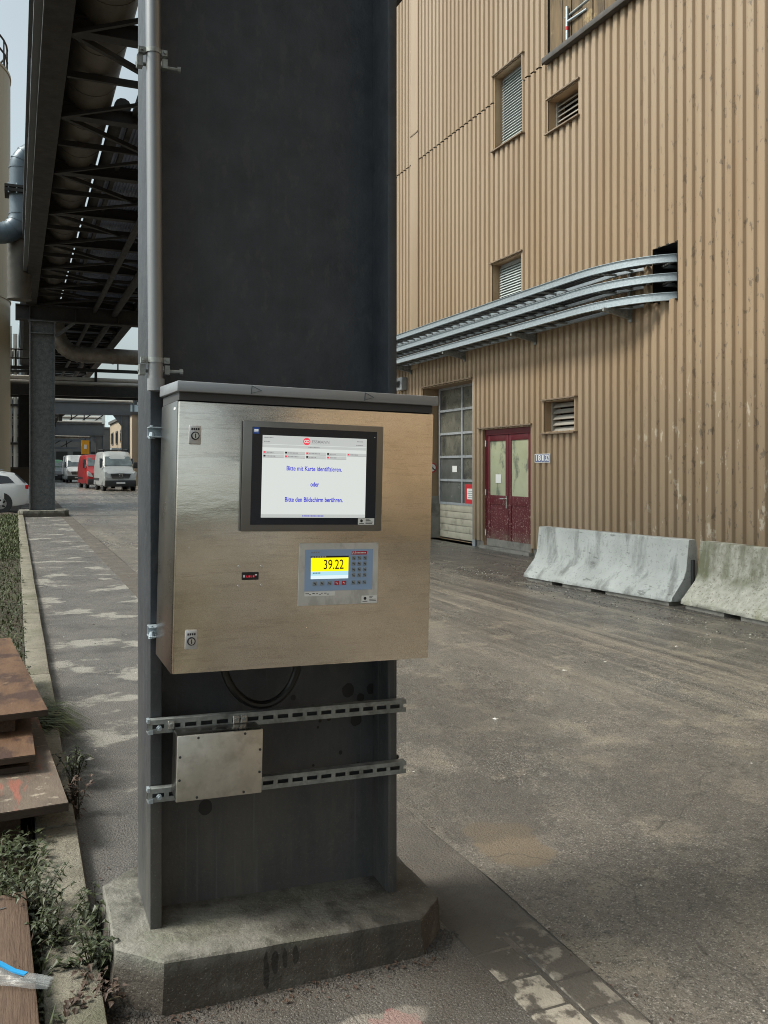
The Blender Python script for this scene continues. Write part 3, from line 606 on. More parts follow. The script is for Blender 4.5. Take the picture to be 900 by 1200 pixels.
# conduit
cd = thing('conduit', 'grey vertical conduit pipe clamped to the left edge of the dark column', 'pipe', (.40, 2.79, 1.84))
b = MB(); b.tube([(.401, 2.788, 1.86), (.386, 2.788, 3.9)], .0225, 20); b.build('tube', m_conduit, cd)
b = MB(); b.tube([(.4015, 2.788, 1.838), (.401, 2.788, 1.875)], .0265, 24); b.build('coupling', M('coupling', (.19, .20, .21), (.25, .26, .27), 60, .5, stretch=(8, 8, .2)), cd)
for z in (1.932, 2.885):
    x = .401 - .015 * (z - 1.86) / 2.04
    q = MB(); q.tube([(x, 2.788, z - .007), (x, 2.788, z + .007)], .0255, 20); q = q.build('clamp', m_zinc_dirty, cd)
    box('clamp_ear', m_zinc_dirty, q, x - .045, x - .0245, 2.78, 2.80, z - .009, z + .009); box('clamp_ear', m_zinc_dirty, q, x + .0245, x + .042, 2.78, 2.80, z - .009, z + .009)
    for xx in (x + .034, x - .036): s_ = MB(); s_.tube([(xx, 2.772, z), (xx, 2.81, z)], .0045, 8); s_.build('clamp_bolt', m_zinc_dirty, q)
    s_ = MB(); s_.tube([(x - .05, 2.815, z - .030), (x + .085, 2.815, z - .030)], .006, 8); s_.tube([(x + .078, 2.815, z - .030), (x + .088, 2.815, z - .030)], .010, 8); s_.build('clamp_rod', m_zinc_dirty, q)
    box('clamp_foot', m_zinc_dirty, q, x - .048, x - .030, 2.79, 2.82, z - .045, z - .012); box('clamp_foot', m_zinc_dirty, q, x + .028, x + .044, 2.79, 2.82, z - .042, z - .014)

# ------------------------------------------------------------------ brown building
WX, ZT, SEAM = 8.65, 14.0, 8.73
bd = thing('clad_building', 'tall tan ribbed metal clad industrial building along the right of the road', 'building', (9.5, 8, 0))
OPEN = [(13.97, 15.0, 7.79, 9.20), (12.22, 13.11, 7.465, 8.01), (14.0, 15.08, 4.80, 5.565), (12.33, 13.246, 2.23, 2.755), (13.70, 15.45, 0, 2.35), (15.915, 18.235, 0, 3.40), (9.87, 10.37, 4.0, 4.79), (8.2, 13.11, 8.76, 12.5)]
PROF = [(0, .050), (.010, .043), (.028, .006), (.036, 0), (.118, 0), (.126, .005), (.138, .043), (.145, .050)]; PITCH = .183
def sheet_mesh(ya, n, z0, z1, dx):
    pts = []
    for i in range(n):
        for a, b_ in PROF: pts.append((ya + i * PITCH + a, WX - .050 + b_ - dx))
    pts.append((ya + n * PITCH, WX - dx))
    def xat(y):
        for (a, xa), (b_, xb) in zip(pts, pts[1:]):
            if a - 1e-9 <= y <= b_ + 1e-9: return xa + (xb - xa) * (y - a) / max(1e-9, b_ - a)
    ysx = sorted(set([q[0] for q in pts] + [e for o in OPEN for e in o[:2] if ya < e < ya + n * PITCH]))
    b = MB()
    for a, c in zip(ysx, ysx[1:]):
        if c - a < 1e-6: continue
        iv = [(z0, z1)]
        for o in OPEN:
            if o[0] - 1e-6 <= (a + c) / 2 <= o[1] + 1e-6:
                nv = []
                for p_, q_ in iv:
                    if o[3] <= p_ or o[2] >= q_: nv.append((p_, q_)); continue
                    if p_ < o[2]: nv.append((p_, o[2]))
                    if q_ > o[3]: nv.append((o[3], q_))
                iv = nv
        xa, xc = xat(a + 1e-7), xat(c - 1e-7)
        for p_, q_ in iv: b.add([(xa, a, p_), (xc, c, p_), (xc, c, q_), (xa, a, q_)], [(0, 1, 2, 3)])
    return b
y = -30.0; NR = 6
while y < 24:
    a = y; 
    sheet_mesh(a, NR, .14, SEAM - .022, 0).build('cladding_sheet', m_clad, bd, smooth=40)
    sheet_mesh(a, NR, SEAM - .0, ZT, .012).build('cladding_sheet', m_clad, bd, smooth=40)
    y += NR * PITCH
YE = y
# seam shadow gap is real: the upper sheets stand proud of the lower ones
box('base_wall', m_base, bd, 8.66, 8.72, -30, 13.70, -.05, .139); box('base_wall', m_base, bd, 8.66, 8.72, 18.235, YE, -.05, .139)
box('base_wall', m_base, bd, 8.66, 8.72, 15.45, 15.915, -.05, .20)
box('core_wall', m_greybld, bd, 9.75, 22, -30, YE, 0, ZT - .1)
box('roof', m_greybld, bd, 8.5, 22.1, -30.1, YE + .1, ZT, ZT + .25)
box('end_wall', m_clad, bd, 8.68, 9.75, YE - .05, YE, 0, ZT); box('end_wall', m_clad, bd, 8.68, 9.75, -30, -29.95, 0, ZT)
# corner strip
o = MB().box(8.56, 8.66, 18.44, 18.83, 3.9, ZT - .01).build('joint_flashing', m_clad, bd, bev=.004)
for z in (4.72, 6.95 + 2.4):
    box('flashing_clip', m_trim, bd, 8.548, 8.5595, 18.43, 18.85, z, z + .03)
def reveal(o, dep, mat, back=None, name='reveal'):
    y0_, y1_, z0_, z1_ = o; b = MB(); t = .02
    b.box(WX - .03, WX + dep, y0_ - t, y0_, z0_ - t, z1_ + t); b.box(WX - .03, WX + dep, y1_, y1_ + t, z0_ - t, z1_ + t)
    b.box(WX - .03, WX + dep, y0_, y1_, z1_, z1_ + t); b.box(WX - .03, WX + dep, y0_, y1_, z0_ - t, z0_)
    r_ = b.build(name, mat, bd)
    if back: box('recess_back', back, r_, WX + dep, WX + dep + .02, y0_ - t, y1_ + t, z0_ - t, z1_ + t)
    return r_
def hood(o, sill=True, par=None):
    y0_, y1_, z0_, z1_ = o
    box('drip_hood', m_trim, par or bd, WX - .085, WX + .0, y0_ - .05, y1_ + .05, z1_ + .021, z1_ + .045)
    if sill: box('sill', m_trim, par or bd, WX - .10, WX + .02, y0_ - .05, y1_ + .06, z0_ - .045, z0_ - .021)
def window(o, n):
    y0_, y1_, z0_, z1_ = o
    wn_ = reveal(o, .24, m_reveal, m_dark, 'window'); hood(o, True, wn_)
    box('pane', m_pane, wn_, WX + .17, WX + .176, y0_ + .05, y1_ - .05, z0_ + .05, z1_ - .05)
    b = MB(); f = .05
    b.box(WX + .15, WX + .20, y0_, y0_ + f, z0_, z1_); b.box(WX + .15, WX + .20, y1_ - f, y1_, z0_, z1_); b.box(WX + .15, WX + .20, y0_ + f, y1_ - f, z0_, z0_ + f); b.box(WX + .15, WX + .20, y0_ + f, y1_ - f, z1_ - f, z1_)
    b.build('frame', m_frame, wn_)
    b = MB()
    for i in range(n):
        z = z0_ + .07 + (z1_ - z0_ - .12) * (i + .5) / n; d_ = (z1_ - z0_) / n * .36
        b.add([(WX + .10, y0_ + .03, z - d_), (WX + .10, y1_ - .03, z - d_), (WX + .135, y1_ - .03, z + d_), (WX + .135, y0_ + .03, z + d_)], [(0, 1, 2, 3)])
    s_ = b.build('blind_slats', m_blind, wn_, smooth=0); s_['kind'] = 'stuff'
window(OPEN[0], 24); window(OPEN[2], 13)
def louvre(o, n):
    y0_, y1_, z0_, z1_ = o
    v_ = reveal(o, .30, m_reveal, m_dark, 'louvre_vent'); hood(o, True, v_)
    me = None
    for i in range(n):
        z = z0_ + (z1_ - z0_) * (i + .5) / n
        if me is None:
            b = MB(); b.prism([(.12, -.045), (.19, .03), (.197, .024), (.127, -.051)], 'y', 0, 1)
            b.v = [(x, y0_ + .03 + yy * (y1_ - y0_ - .06), zz) for x, yy, zz in b.v]
            q = b.build('slat', m_louvre, v_, False); me = q.data
        else:
            q = bpy.data.objects.new('slat', me); col.objects.link(q); q.parent = v_
        q.location = (WX - bd.location.x, -bd.location.y, z)
    b = MB(); b.box(WX + .11, WX + .2, y0_, y0_ + .03, z0_, z1_); b.box(WX + .11, WX + .2, y1_ - .03, y1_, z0_, z1_); b.build('frame', m_louvre, v_)
louvre(OPEN[1], 6); louvre(OPEN[3], 5)
# cable hole
reveal(OPEN[6], .6, m_dark, m_dark, 'cable_opening')
# upper opening with boards
uo = reveal(OPEN[7], .9, m_dark, m_dark, 'loading_opening')
y = 8.25
while y < 13.05:
    wd = random.uniform(.24, .32); box('board', m_oldwood, uo, WX - .015 + random.uniform(-.008, .008), WX + .02, y, (13.10 if y + wd > 12.98 else y + wd - .02), 8.78, 12.4); y += wd
box('ledge', m_ledge, uo, WX - .16, WX - .03, 8.1, 13.16, 8.66, 8.758, bev=.01)
# red double door
dr = reveal((13.70, 15.45, .02, 2.35), .16, m_reveal, m_dark, 'double_door')
box('drip_hood', m_trim, dr, WX - .09, WX, 13.62, 15.62, 2.373, 2.40)
dx0, dx1 = WX + .02, WX + .065
b = MB(); b.box(dx0 - .015, dx1, 13.70, 13.76, .02, 2.35); b.box(dx0 - .015, dx1, 15.39, 15.45, .02, 2.35); b.box(dx0 - .015, dx1, 13.76, 15.39, 2.24, 2.35); b.build('door_frame', m_maroon, dr)
for i, (a, c) in enumerate(((13.765, 14.57), (14.58, 15.385))):
    b = MB(); s_ = .10
    b.box(dx0, dx1, a, a + s_, .06, 2.235); b.box(dx0, dx1, c - s_, c, .06, 2.235); b.box(dx0, dx1, a + s_, c - s_, 2.12, 2.235); b.box(dx0, dx1, a + s_, c - s_, .88, 1.06)
    b.build('door_leaf', m_maroon, dr, bev=.003)
    box('lower_panel', m_maroon, dr, dx0 + .012, dx1 - .005, a + s_, c - s_, .06, .88)
    box('glass', m_doorglass, dr, dx0 + .014, dx0 + .02, a + s_, c - s_, 1.06, 2.12)
    box('kick_plate', m_base, dr, dx0 - .008, dx0 - .001, a, c, .06, .20)
b = MB(); b.box(dx0 - .012, dx0 - .002, 14.61, 14.65, .82, 1.06); b.tube([(dx0 - .01, 14.63, 1.0), (dx0 - .06, 14.63, 1.0), (dx0 - .06, 14.78, 1.0)], .012, 8); b.build('handle', m_chrome, dr)
box('threshold', m_base, dr, WX - .10, WX + .12, 13.66, 15.50, -.02, .055)
for z in (.25, 1.05, 2.02):
    q = MB(); q.tube([(dx0 - .02, 15.41, z), (dx0 - .02, 15.41, z + .12)], .018, 8); q.build('hinge', m_chrome, dr)
# roller/sectional door
RX = 9.0
rd = reveal((15.915, 18.235, .0, 3.40), .35, m_reveal, None, 'sectional_door')
box('drip_hood', m_trim, rd, WX - .09, WX, 15.87, 18.30, 3.423, 3.45)
b = MB(); b.box(WX - .035, WX + .0, 15.80, 15.91, .0, 3.36); b.build('jamb', m_frame, rd)
box('jamb_base', m_base, rd, WX - .02, RX, 18.15, 18.23, .0, .95)
def bays():
    ya, yb_ = 15.93, 18.14
    zs = [.02, .80, 1.32, 1.84, 2.36, 2.88, 3.38]
    m_ = MB()
    for z in zs[1:]: m_.box(RX - .03, RX + .01, ya, yb_, z - .025, z + .025)
    for y_ in (ya, (ya + yb_) / 2, yb_): m_.box(RX - .032, RX + .012, y_ - .03, y_ + .03, .8, 3.40)
    m_.build('mullions', m_frame, rd)
    for z0_, z1_ in zip(zs[1:], zs[2:]):
        for y0_, y1_ in ((ya, (ya + yb_) / 2), ((ya + yb_) / 2, yb_)):
            box('pane', m_panedirty if z0_ > 1.7 or random.random() < .2 else m_carwin2, rd, RX - .004, RX + .004, y0_ + .03, y1_ - .03, z0_ + .025, z1_ - .025)
    for i in range(5):
        z = .03 + i * .15; box('door_panel', m_cream, rd, RX - .02, RX + .01, ya, yb_, z, z + .143, bev=.005)
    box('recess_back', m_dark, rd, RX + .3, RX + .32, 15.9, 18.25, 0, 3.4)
m_carwin2 = M('grey_dusty_glass', (.07, .075, .072), (.14, .145, .135), 2.2, .15, .3)
bays()
# wall signs
s_ = thing('number_sign', 'small white number plate 18 1 32 on the cladding beside the maroon door', 'sign', (WX - .06, 13.28, 1.69))
box('plate', m_white, s_, WX - .062, WX - .054, 13.03, 13.52, 1.69, 1.845)
b = MB()
for y0_, y1_ in ((13.045, 13.19), (13.20, 13.30), (13.31, 13.505)): b.box(WX - .0645, WX - .0622, y0_, y1_, 1.702, 1.833)
b.build('blue_field', m_signblue, s_)
for tx, yc, wd in (('18', 13.408, .15), ('1', 13.25, .05), ('32', 13.117, .115)):
    text(tx, .14, (-.0055, yc - 13.28, .0775), m_white, s_, wd, rot=(R(90), 0, R(-90)), bold=.003)
s_ = thing('prohibition_sign', 'small round red and white prohibition sign on the reveal by the sectional door', 'sign', (WX + .10, 18.224, 1.48))
b = MB(); b.tube([(WX + .175, 18.229, 1.60), (WX + .175, 18.222, 1.60)], .115, 28); b.build('disc', m_tape, s_)
b = MB(); b.tube([(WX + .175, 18.2215, 1.60), (WX + .175, 18.219, 1.60)], .088, 28); b.build('white_field', m_white, s_)
b = MB(); b.beam((WX + .110, 18.2175, 1.655), (WX + .240, 18.2175, 1.545), .002, .026, (0, 0, 1)); b.build('slash', m_ink, s_)
s_ = thing('red_notice', 'white paper notice in a red border stuck on the sectional door pane', 'notice', (RX - .02, 16.68, 1.0))
box('border', m_tape, s_, RX - .016, RX - .010, 16.45, 16.92, .82, 1.24); box('paper', m_white, s_, RX - .019, RX - .0165, 16.55, 16.82, .92, 1.15)
b = MB()
for i in range(4): b.box(RX - .0205, RX - .0192, 16.58, 16.79 - .04 * (i % 2), .95 + i * .045, .965 + i * .045)
b.build('print_lines', m_frame, s_)
s_ = box('paper_notice', m_white, None, RX - .016, RX - .011, 17.30, 17.52, 1.50, 1.64); tag(s_, 'small white paper notice on the left column of sectional door panes', 'notice')
s_ = box('paper_notice', m_white, None, dx0 + .004, dx0 + .010, 14.86, 15.06, 1.30, 1.47); tag(s_, 'small white paper notice behind the left glass of the maroon door', 'notice')
s_ = thing('electric_box', 'small dark electrical box under the cable trays next to the building joint', 'box', (8.5, 19.3, 3.5))
box('case', m_frame, s_, 8.45, 8.59, 19.1, 19.5, 3.45, 3.75, bev=.01); box('switch', m_black, s_, 8.43, 8.449, 19.22, 19.36, 3.52, 3.66)
# scaffold in the opening
sf = thing('scaffold_rail', 'galvanised scaffold post with handrail in the upper wall opening', 'scaffold', (WX + .1, 12.55, 8.758))
b = MB(); b.tube([(WX - .06, 12.52, 8.758), (WX - .06, 12.52, 9.38)], .026, 12); b.build('post', m_zinc, sf)
b = MB(); b.tube([(WX - .06, 12.52, 8.98), (WX - .06, 12.52, 9.04)], .029, 12); b.build('red_band', m_tape, sf)
b = MB(); b.tube([(WX - .02, 12.62, 9.24), (WX - .02, 8.3, 9.24)], .024, 12); b.build('handrail', m_zinc_dirty, sf)
b = MB(); b.tube([(WX - .06, 12.52, 9.12), (WX - .03, 12.0, 9.10)], .022, 12); b.build('toe_arm', m_zinc, sf)
# ------------------------------------------------------------------ cable trays
def arc_path(xo, ye, ys, z, r_):
    pts = [(xo, 24.2, z), (xo, 18, z), (xo, ys + r_, z)]
    return pts
TR = []
for i, (z, nm) in enumerate(((4.045, 'lowest'), (4.32, 'middle'), (4.59, 'topmost'))):
    t_ = thing('cable_tray', f'galvanised cable ladder bending into the tan wall, {nm} of the three', 'cable tray', (8.3, 15, z), group='cable trays along the tan wall')
    def outer(xo, y1_, end_y, n=14):
        dx = 8.95 - xo; dy = y1_ - end_y; P_ = [(xo, 24.2, z), (xo, 20, z), (xo, 16, z), (xo, y1_ + .6, z)]
        for k in range(n + 1):
            a = math.pi / 2 * k / n; e = math.sin(a); P_.append((xo + dx * (1 - math.cos(a)), y1_ - dy * math.sin(a), z))
        P_.append((9.2, end_y, z)); return P_
    po = outer(8.10, 11.6, 9.90); pi_ = outer(8.50, 11.3, 10.32)
    prof = [(-.034, -.058), (.012, -.058), (.012, -.012), (-.010, -.006), (-.010, .010), (.004, .016), (.004, .058), (-.034, .058), (-.034, .050), (-.016, .050), (-.016, -.050), (-.034, -.050)]
    b = MB(); b.sweep([(-a, c) for a, c in prof], po); b.build('side_rail', m_zinc, t_, smooth=25)
    b = MB(); b.sweep(prof, pi_); b.build('side_rail', m_zinc, t_, smooth=25)
    y = 23.9
    me = None
    while y > 12.2:
        if me is None:
            q = MB().box(-.20, .20, -.02, .02, -.012, .012).build('rung', m_zinc_dirty, t_, False); me = q.data
        else: q = bpy.data.objects.new('rung', me); col.objects.link(q); q.parent = t_
        q.location = (8.30 - 8.3, y - 15, -.036); y -= .32
    for k in range(6, len(po) - 2, 3):
        a, c = Vector(po[k]), Vector(pi_[min(len(pi_) - 1, k)]); q = MB(); q.beam(a + Vector((.01, 0, -.036)), c + Vector((-.01, 0, -.036)), .04, .024); q.build('rung', m_zinc_dirty, t_)
    q = MB()
    for c_ in range(5):
        f = .14 + c_ * .17
        q.tube([Vector(a) * (1 - f) + Vector(c) * f + Vector((0, 0, -.008 + random.uniform(-.006, .006))) for a, c in zip(po, pi_)], random.uniform(.012, .022), 7)
    cb = q.build('cable_bundle', m_cable); tag(cb, f'black cables lying in the {nm} of the three cable ladders', 'cables', 'cable bundles in the trays')
    TR.append(t_)
for y, lb in ((10.85, 'nearest the bend'), (13.5, 'second from the bend'), (16.2, 'third from the bend'), (18.9, 'furthest from the bend')):
    k_ = thing('wall_bracket', 'galvanised cantilever bracket under the cable trays, ' + lb, 'bracket', (8.6, y, 3.9), group='brackets under the cable trays')
    b = MB(); b.prism([(8.08, 3.935), (8.574, 3.84), (8.574, 3.985), (8.08, 3.985)], 'y', y - .025, y + .025); b.build('arm', m_zinc_dirty, k_)
    box('wall_plate', m_zinc_dirty, k_, 8.575, 8.591, y - .035, y + .035, 3.80, 4.02)
    b = MB(); b.box(8.555, 8.573, y - .02, y + .02, 3.99, 4.66); b.build('upright', m_zinc_dirty, k_)

# ------------------------------------------------------------------ concrete barriers
def barrier(x, y, ang, L, mat, label, dark):
    t_ = thing('concrete_barrier', label, 'barrier', (x, y, 0), (0, 0, ang), 'concrete barriers in front of the tan wall')
    pr = [(.0, .05), (.012, .095), (.20, .30), (.245, .40), (.285, .745), (.295, .755), (.425, .755), (.435, .745), (.47, .40), (.515, .30), (.70, .095), (.71, .05)]
    b = MB(); n = 24; secs = []
    for k in range(n + 1):
        f = k / n; e = .012 if k in (0, n) else 0
        secs.append([(px + (e if px < .36 else -e) + random.uniform(-.0025, .0025), -L * f + (e * (1 if k == 0 else -1)) * 0, pz + random.uniform(-.002, .002)) for px, pz in pr])
    b.rings(secs); b.build('body', mat, t_, False, smooth=28)
    for f0, f1 in ((.02, .22), (.30, .50), (.60, .98)):
        b = MB(); b.box(.03, .68, -L * f1, -L * f0, 0, .049); b.build('foot', m_base, t_, False)
    b = MB()
    for e in (.006, -L - .006): b.tube([(.355, e, .10), (.355, e, .52)], .028, 10)
    b.build('coupling', m_liddark, t_, False)
    # chipped lower corner, broken faces with rough concrete
    b = MB()
    for _ in range(40):
        q = Vector((.05 + random.uniform(-.02, .09), -L + random.uniform(.0, .16), .05 + random.uniform(0, .11))); q.x = max(q.x, .005 + (q.z - .06) * .86 - .006); s_ = random.uniform(.012, .028)
        b.add([q + Vector((random.uniform(-s_, s_), random.uniform(-s_, s_), random.uniform(-s_, s_))) * .9 for _ in range(4)], [(0, 1, 2), (0, 2, 3), (0, 3, 1), (1, 3, 2)])
    k_ = b.build('chipped_corner', M('broken_concrete', (.14, .13, .11), (.26, .24, .21), 30, .9), t_, False, smooth=0); k_['kind'] = 'stuff'
    return t_
barrier(6.66, 10.80, R(6.2), 2.74, m_barrier, 'pale grey concrete barrier with chipped corner in front of the tan wall', m_dark)
barrier(6.985, 7.955, R(-1.0), 3.0, m_barrier2, 'mossy stained concrete barrier cut off by the right edge', m_dark)

# ------------------------------------------------------------------ pipe bridge overhead
ZB = 6.94
br = thing('pipe_bridge', 'dark steel pipe bridge running overhead along the street', 'bridge', (2.2, 3, ZB))
YB0, YB1 = -25, 58
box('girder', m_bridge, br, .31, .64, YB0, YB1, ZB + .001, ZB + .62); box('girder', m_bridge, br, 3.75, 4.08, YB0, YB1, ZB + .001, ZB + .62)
b = MB(); b.box(.20, .30, YB0, YB1, ZB + .06, ZB + .16); b.box(.17, .30, YB0, YB1, ZB + .95, ZB + 1.05); b.build('edge_rail', m_portal, br)
for k in range(24):
    y = YB0 + 1 + k * 3.5; box('edge_post', m_portal, br, .21, .29, y, y + .08, ZB + .161, ZB + .949)
y = -22.0; me = None
m_cross = m_bridge; k = 0
while y < 57:
    if me is None:
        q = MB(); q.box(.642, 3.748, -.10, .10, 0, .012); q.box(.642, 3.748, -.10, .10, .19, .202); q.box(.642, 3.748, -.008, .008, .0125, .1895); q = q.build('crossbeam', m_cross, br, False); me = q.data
    else: q = bpy.data.objects.new('crossbeam', me); col.objects.link(q); q.parent = br
    q.location = (-2.2, y - 3, .06)
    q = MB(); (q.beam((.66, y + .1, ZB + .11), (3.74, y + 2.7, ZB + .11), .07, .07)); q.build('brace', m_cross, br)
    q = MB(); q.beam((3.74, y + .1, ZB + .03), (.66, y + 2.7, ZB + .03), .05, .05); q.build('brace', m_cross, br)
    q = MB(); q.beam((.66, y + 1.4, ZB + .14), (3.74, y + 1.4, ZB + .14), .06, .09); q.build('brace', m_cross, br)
    y += 2.8
b = MB()
me = None
for k in range(12):
    y = 14.6 + k * 3.1
    if me is None:
        q = MB()
        for i in range(35): q.box(1.62 + i * .06, 1.65 + i * .06, 0, 3.08, .282, .30)
        q.box(1.62, 3.74, 0, 3.08, .30, .31); q = q.build('deck_panel', m_deck, br, False); me = q.data
    else: q = bpy.data.objects.new('deck_panel', me); col.objects.link(q); q.parent = br
    q.location = (-2.2, y - 3, 0)
b = MB(); b.box(1.70, 1.78, YB0, YB1, ZB + .203, ZB + .275); b.build('stringer', m_bridge, br)
def pipe(name, label, pts, r_, mat, ringsp=None, cat='pipe', group=None, n=20):
    b = MB(); b.tube(pts, r_, n)
    t_ = tag(b.build(name, mat), label, cat, group)
    return t_
bp = thing('large_pipe', 'very large dark cladded pipe lying along the overhead bridge', 'pipe', (1.06, 3, 7.3))
b = MB(); b.tube([(1.05, -25, 7.52), (1.05, 57, 7.52)], .39, 28); b.build('shell', m_bigpipe, bp)
y = -24
me = None
while y < 57:
    if me is None:
        q = MB(); q.tube([(0, -.025, 0), (0, .025, 0)], .396, 28); q = q.build('band', m_bigpipe, bp, False); me = q.data
    else: q = bpy.data.objects.new('band', me); col.objects.link(q); q.parent = bp
    q.location = (-.01, y - 3, .22); y += 1.4
for x, r_, z, lb in ((1.575, .13, 7.34, 'dark thin pipe filling the gap beside the large bridge pipe'), (2.45, .075, 6.84, 'dark thin pipe hung under the bridge, left of two'), (3.1, .11, 6.80, 'dark pipe hung under the bridge, right of two'), (2.15, .12, 7.55, 'thin pale pipe on the bridge deck edge'), (1.86, .07, 7.42, 'thinnest pipe beside the large bridge pipe'), (2.9, .2, 7.8, 'medium dark pipe over the bridge deck')):
    pipe('bridge_pipe', lb, [(x, 14.5 if x < 1.6 else -25, z), (x, 57, z)], r_, m_insul if z > 7.4 and r_ != .2 else m_bridge, n=12)
# portal 1 carrying the bridge at the far column
def hcolumn(name, label, x0, x1, y0, z0, z1, mat, tf=.04, parts=True):
    t_ = thing(name, label, 'column', ((x0 + x1) / 2, y0 + .15, z0), group='columns carrying the bridges')
    box('web', mat, t_, x0 + tf, x1 - tf, y0 + .13, y0 + .16, z0, z1)
    box('flange', mat, t_, x0, x0 + tf - .001, y0, y0 + .30, z0, z1); box('flange', mat, t_, x1 - tf + .001, x1, y0, y0 + .30, z0, z1)
    return t_
fc = hcolumn('steel_column', 'mottled grey steel column standing left of the vans, under the portal girder', .42, 1.21, 31.0, .1, 6.40, m_farcol)
box('stiffener', m_farcol, fc, .461, 1.169, 31.0, 31.129, 6.0, 6.04); box('cap_plate', m_farcol, fc, .38, 1.25, 30.97, 31.33, 6.401, 6.43)
b = MB(); b.beam((1.23, 31.1, 5.95), (1.80, 31.1, 6.42), .08, .10); b.build('knee_brace', m_farcol, fc)
plinth(.1, 1.62, 30.6, 31.9, .20, .20, .12, 'low concrete plinth under the mottled column left of the vans', False)
g_ = thing('portal_girder', 'deep dark plate girder spanning across the top of the mottled column', 'girder', (2, 31.2, 6.43), group='girders across the street')
b = MB(); b.box(.0, 5.6, 31.13, 31.16, 6.47, 6.90); b.build('web', m_bridge, g_)
box('flange', m_bridge, g_, .0, 5.6, 30.98, 31.32, 6.432, 6.469); box('flange', m_bridge, g_, .0, 5.6, 30.98, 31.32, 6.901, 6.935)
for x in (.42, 1.85, 3.2): box('stiffener', m_bridge, g_, x, x + .03, 31.0, 31.129, 6.47, 6.90)
hcolumn('steel_column', 'dark steel column at the right end of the portal girder behind the main column', 4.7, 5.5, 31.0, .1, 6.40, m_bridge)
# column behind the camera end of the bridge (out of frame, holds the bridge up)
hcolumn('steel_column', 'dark steel column carrying the near end of the pipe bridge', .39, 1.23, -24, 0, 6.93, m_column)

# left duct
dct = thing('duct', 'blue grey sheet metal duct with two bends beside the tan silo', 'duct', (.1, 24.2, 7.5))
r_ = .29; cxd, cyd = .13, 26.0
pts = [(-4, cyd, 7.95), (-1.2, cyd, 7.95)] + [(cxd - .55 + .55 * math.sin(a), cyd, 8.50 - .55 * math.cos(a)) for a in [math.pi / 2 * i / 8 for i in range(9)]] + [(cxd, cyd, 9.6)] + [(cxd + .5 - .5 * math.cos(a), cyd, 9.75 + .5 * math.sin(a)) for a in [math.pi / 2 * i / 8 for i in range(9)]] + [(1.3, cyd, 10.25)]
b = MB(); b.tube(pts, r_, 20); b.build('shell', m_duct, dct, smooth=50)
for i in list(range(2, 11, 2)) + list(range(12, 21, 2)):
    p0 = Vector(pts[i]); d = (Vector(pts[min(i + 1, len(pts) - 1)]) - Vector(pts[i - 1])).normalized()
    q = MB(); q.tube([p0 - d * .018, p0 + d * .018], r_ + .015, 20); q.build('seam_band', m_duct, dct)
box('flange', m_bridge, dct, cxd - .40, cxd + .40, cyd - .40, cyd + .40, 9.02, 9.10); box('flange', m_bridge, dct, cxd - .40, cxd + .40, cyd - .40, cyd + .40, 9.13, 9.20)
for x in (-.3, -.1, .1, .3):
    q = MB(); q.tube([(cxd + x, cyd - .36, 8.98), (cxd + x, cyd - .36, 9.25)], .018, 6); q.build('bolt', m_zinc, dct)
pts2 = [(.10, 26.4, 7.9), (.10, 26.4, 6.1)]
b = MB(); pp = [(.10, 26.4, 7.9 - i * .11) for i in range(16)]; b.tube(pp, [.30 + (.02 if i % 2 else 0) for i in range(16)], 16)
tag(b.build('ribbed_pipe', m_bigpipe), 'dark ribbed pipe hanging below the blue grey duct', 'pipe')
# elbow pipe below the bridge
pts = [(1.42, 35, 7.6), (1.42, 35, 6.75)] + [(1.42 + .9 - .9 * math.cos(a), 35, 6.75 - .9 * math.sin(a)) for a in [math.pi / 2 * i / 10 for i in range(1, 11)]] + [(3.0, 35, 5.85), (9, 35, 5.80)]
ep = thing('insulated_pipe', 'brownish insulated pipe with a ribbed bend below the bridge', 'pipe', (2, 35, 5.5))
b = MB(); b.tube(pts, .29, 18); b.build('shell', m_insul, ep)
for i in range(1, 12):
    p0 = Vector(pts[i]); d = (Vector(pts[i + 1]) - Vector(pts[i - 1])).normalized(); q = MB(); q.tube([p0 - d * .03, p0 + d * .03], .31, 18); q.build('rib', m_insul, ep)
for x in (3.4, 4.6, 6.0):
    q = MB(); q.tube([(x, 35, 5.845), (x + .06, 35, 5.845)], .31, 18); q.build('rib', m_insul, ep)
# cross pipe bridge
cb = thing('cross_bridge', 'dark low pipe bridge crossing the street beyond the first girder', 'bridge', (2, 43, 5))
box('beam', m_bridge, cb, -9, 9, 42.8, 43.1, 4.90, 5.38); box('beam', m_bridge, cb, -9, 9, 44.4, 44.7, 4.90, 5.38)
for k in range(9): box('crossbeam', m_bridge, cb, -8 + k * 2, -7.9 + k * 2, 43.1, 44.4, 5.2, 5.37)
box('upper_beam', m_bridge, cb, -9, 9, 43.0, 43.12, 6.05, 6.2)
for k in range(7): box('post', m_bridge, cb, -7 + k * 2.6, -6.88 + k * 2.6, 43.0, 43.12, 5.381, 6.049)
for z, y, r_, m_, lb in ((5.50, 43.0, .085, m_pipepale, 'pale thin pipe on the cross bridge, lower front'), (5.72, 43.2, .085, m_pipepale, 'pale thin pipe on the cross bridge, upper front'), (5.66, 44.0, .2, m_insul, 'thicker brownish pipe at the back of the cross bridge')):
    pipe('cross_pipe', lb, [(-9, y, z), (9, y, z)], r_, m_, n=10, group='pipes on the cross bridge')
hcolumn('steel_column', 'narrow dark column behind the white car, left of the mottled column', .12, .62, 42.8, .2, 4.89, m_bridge)
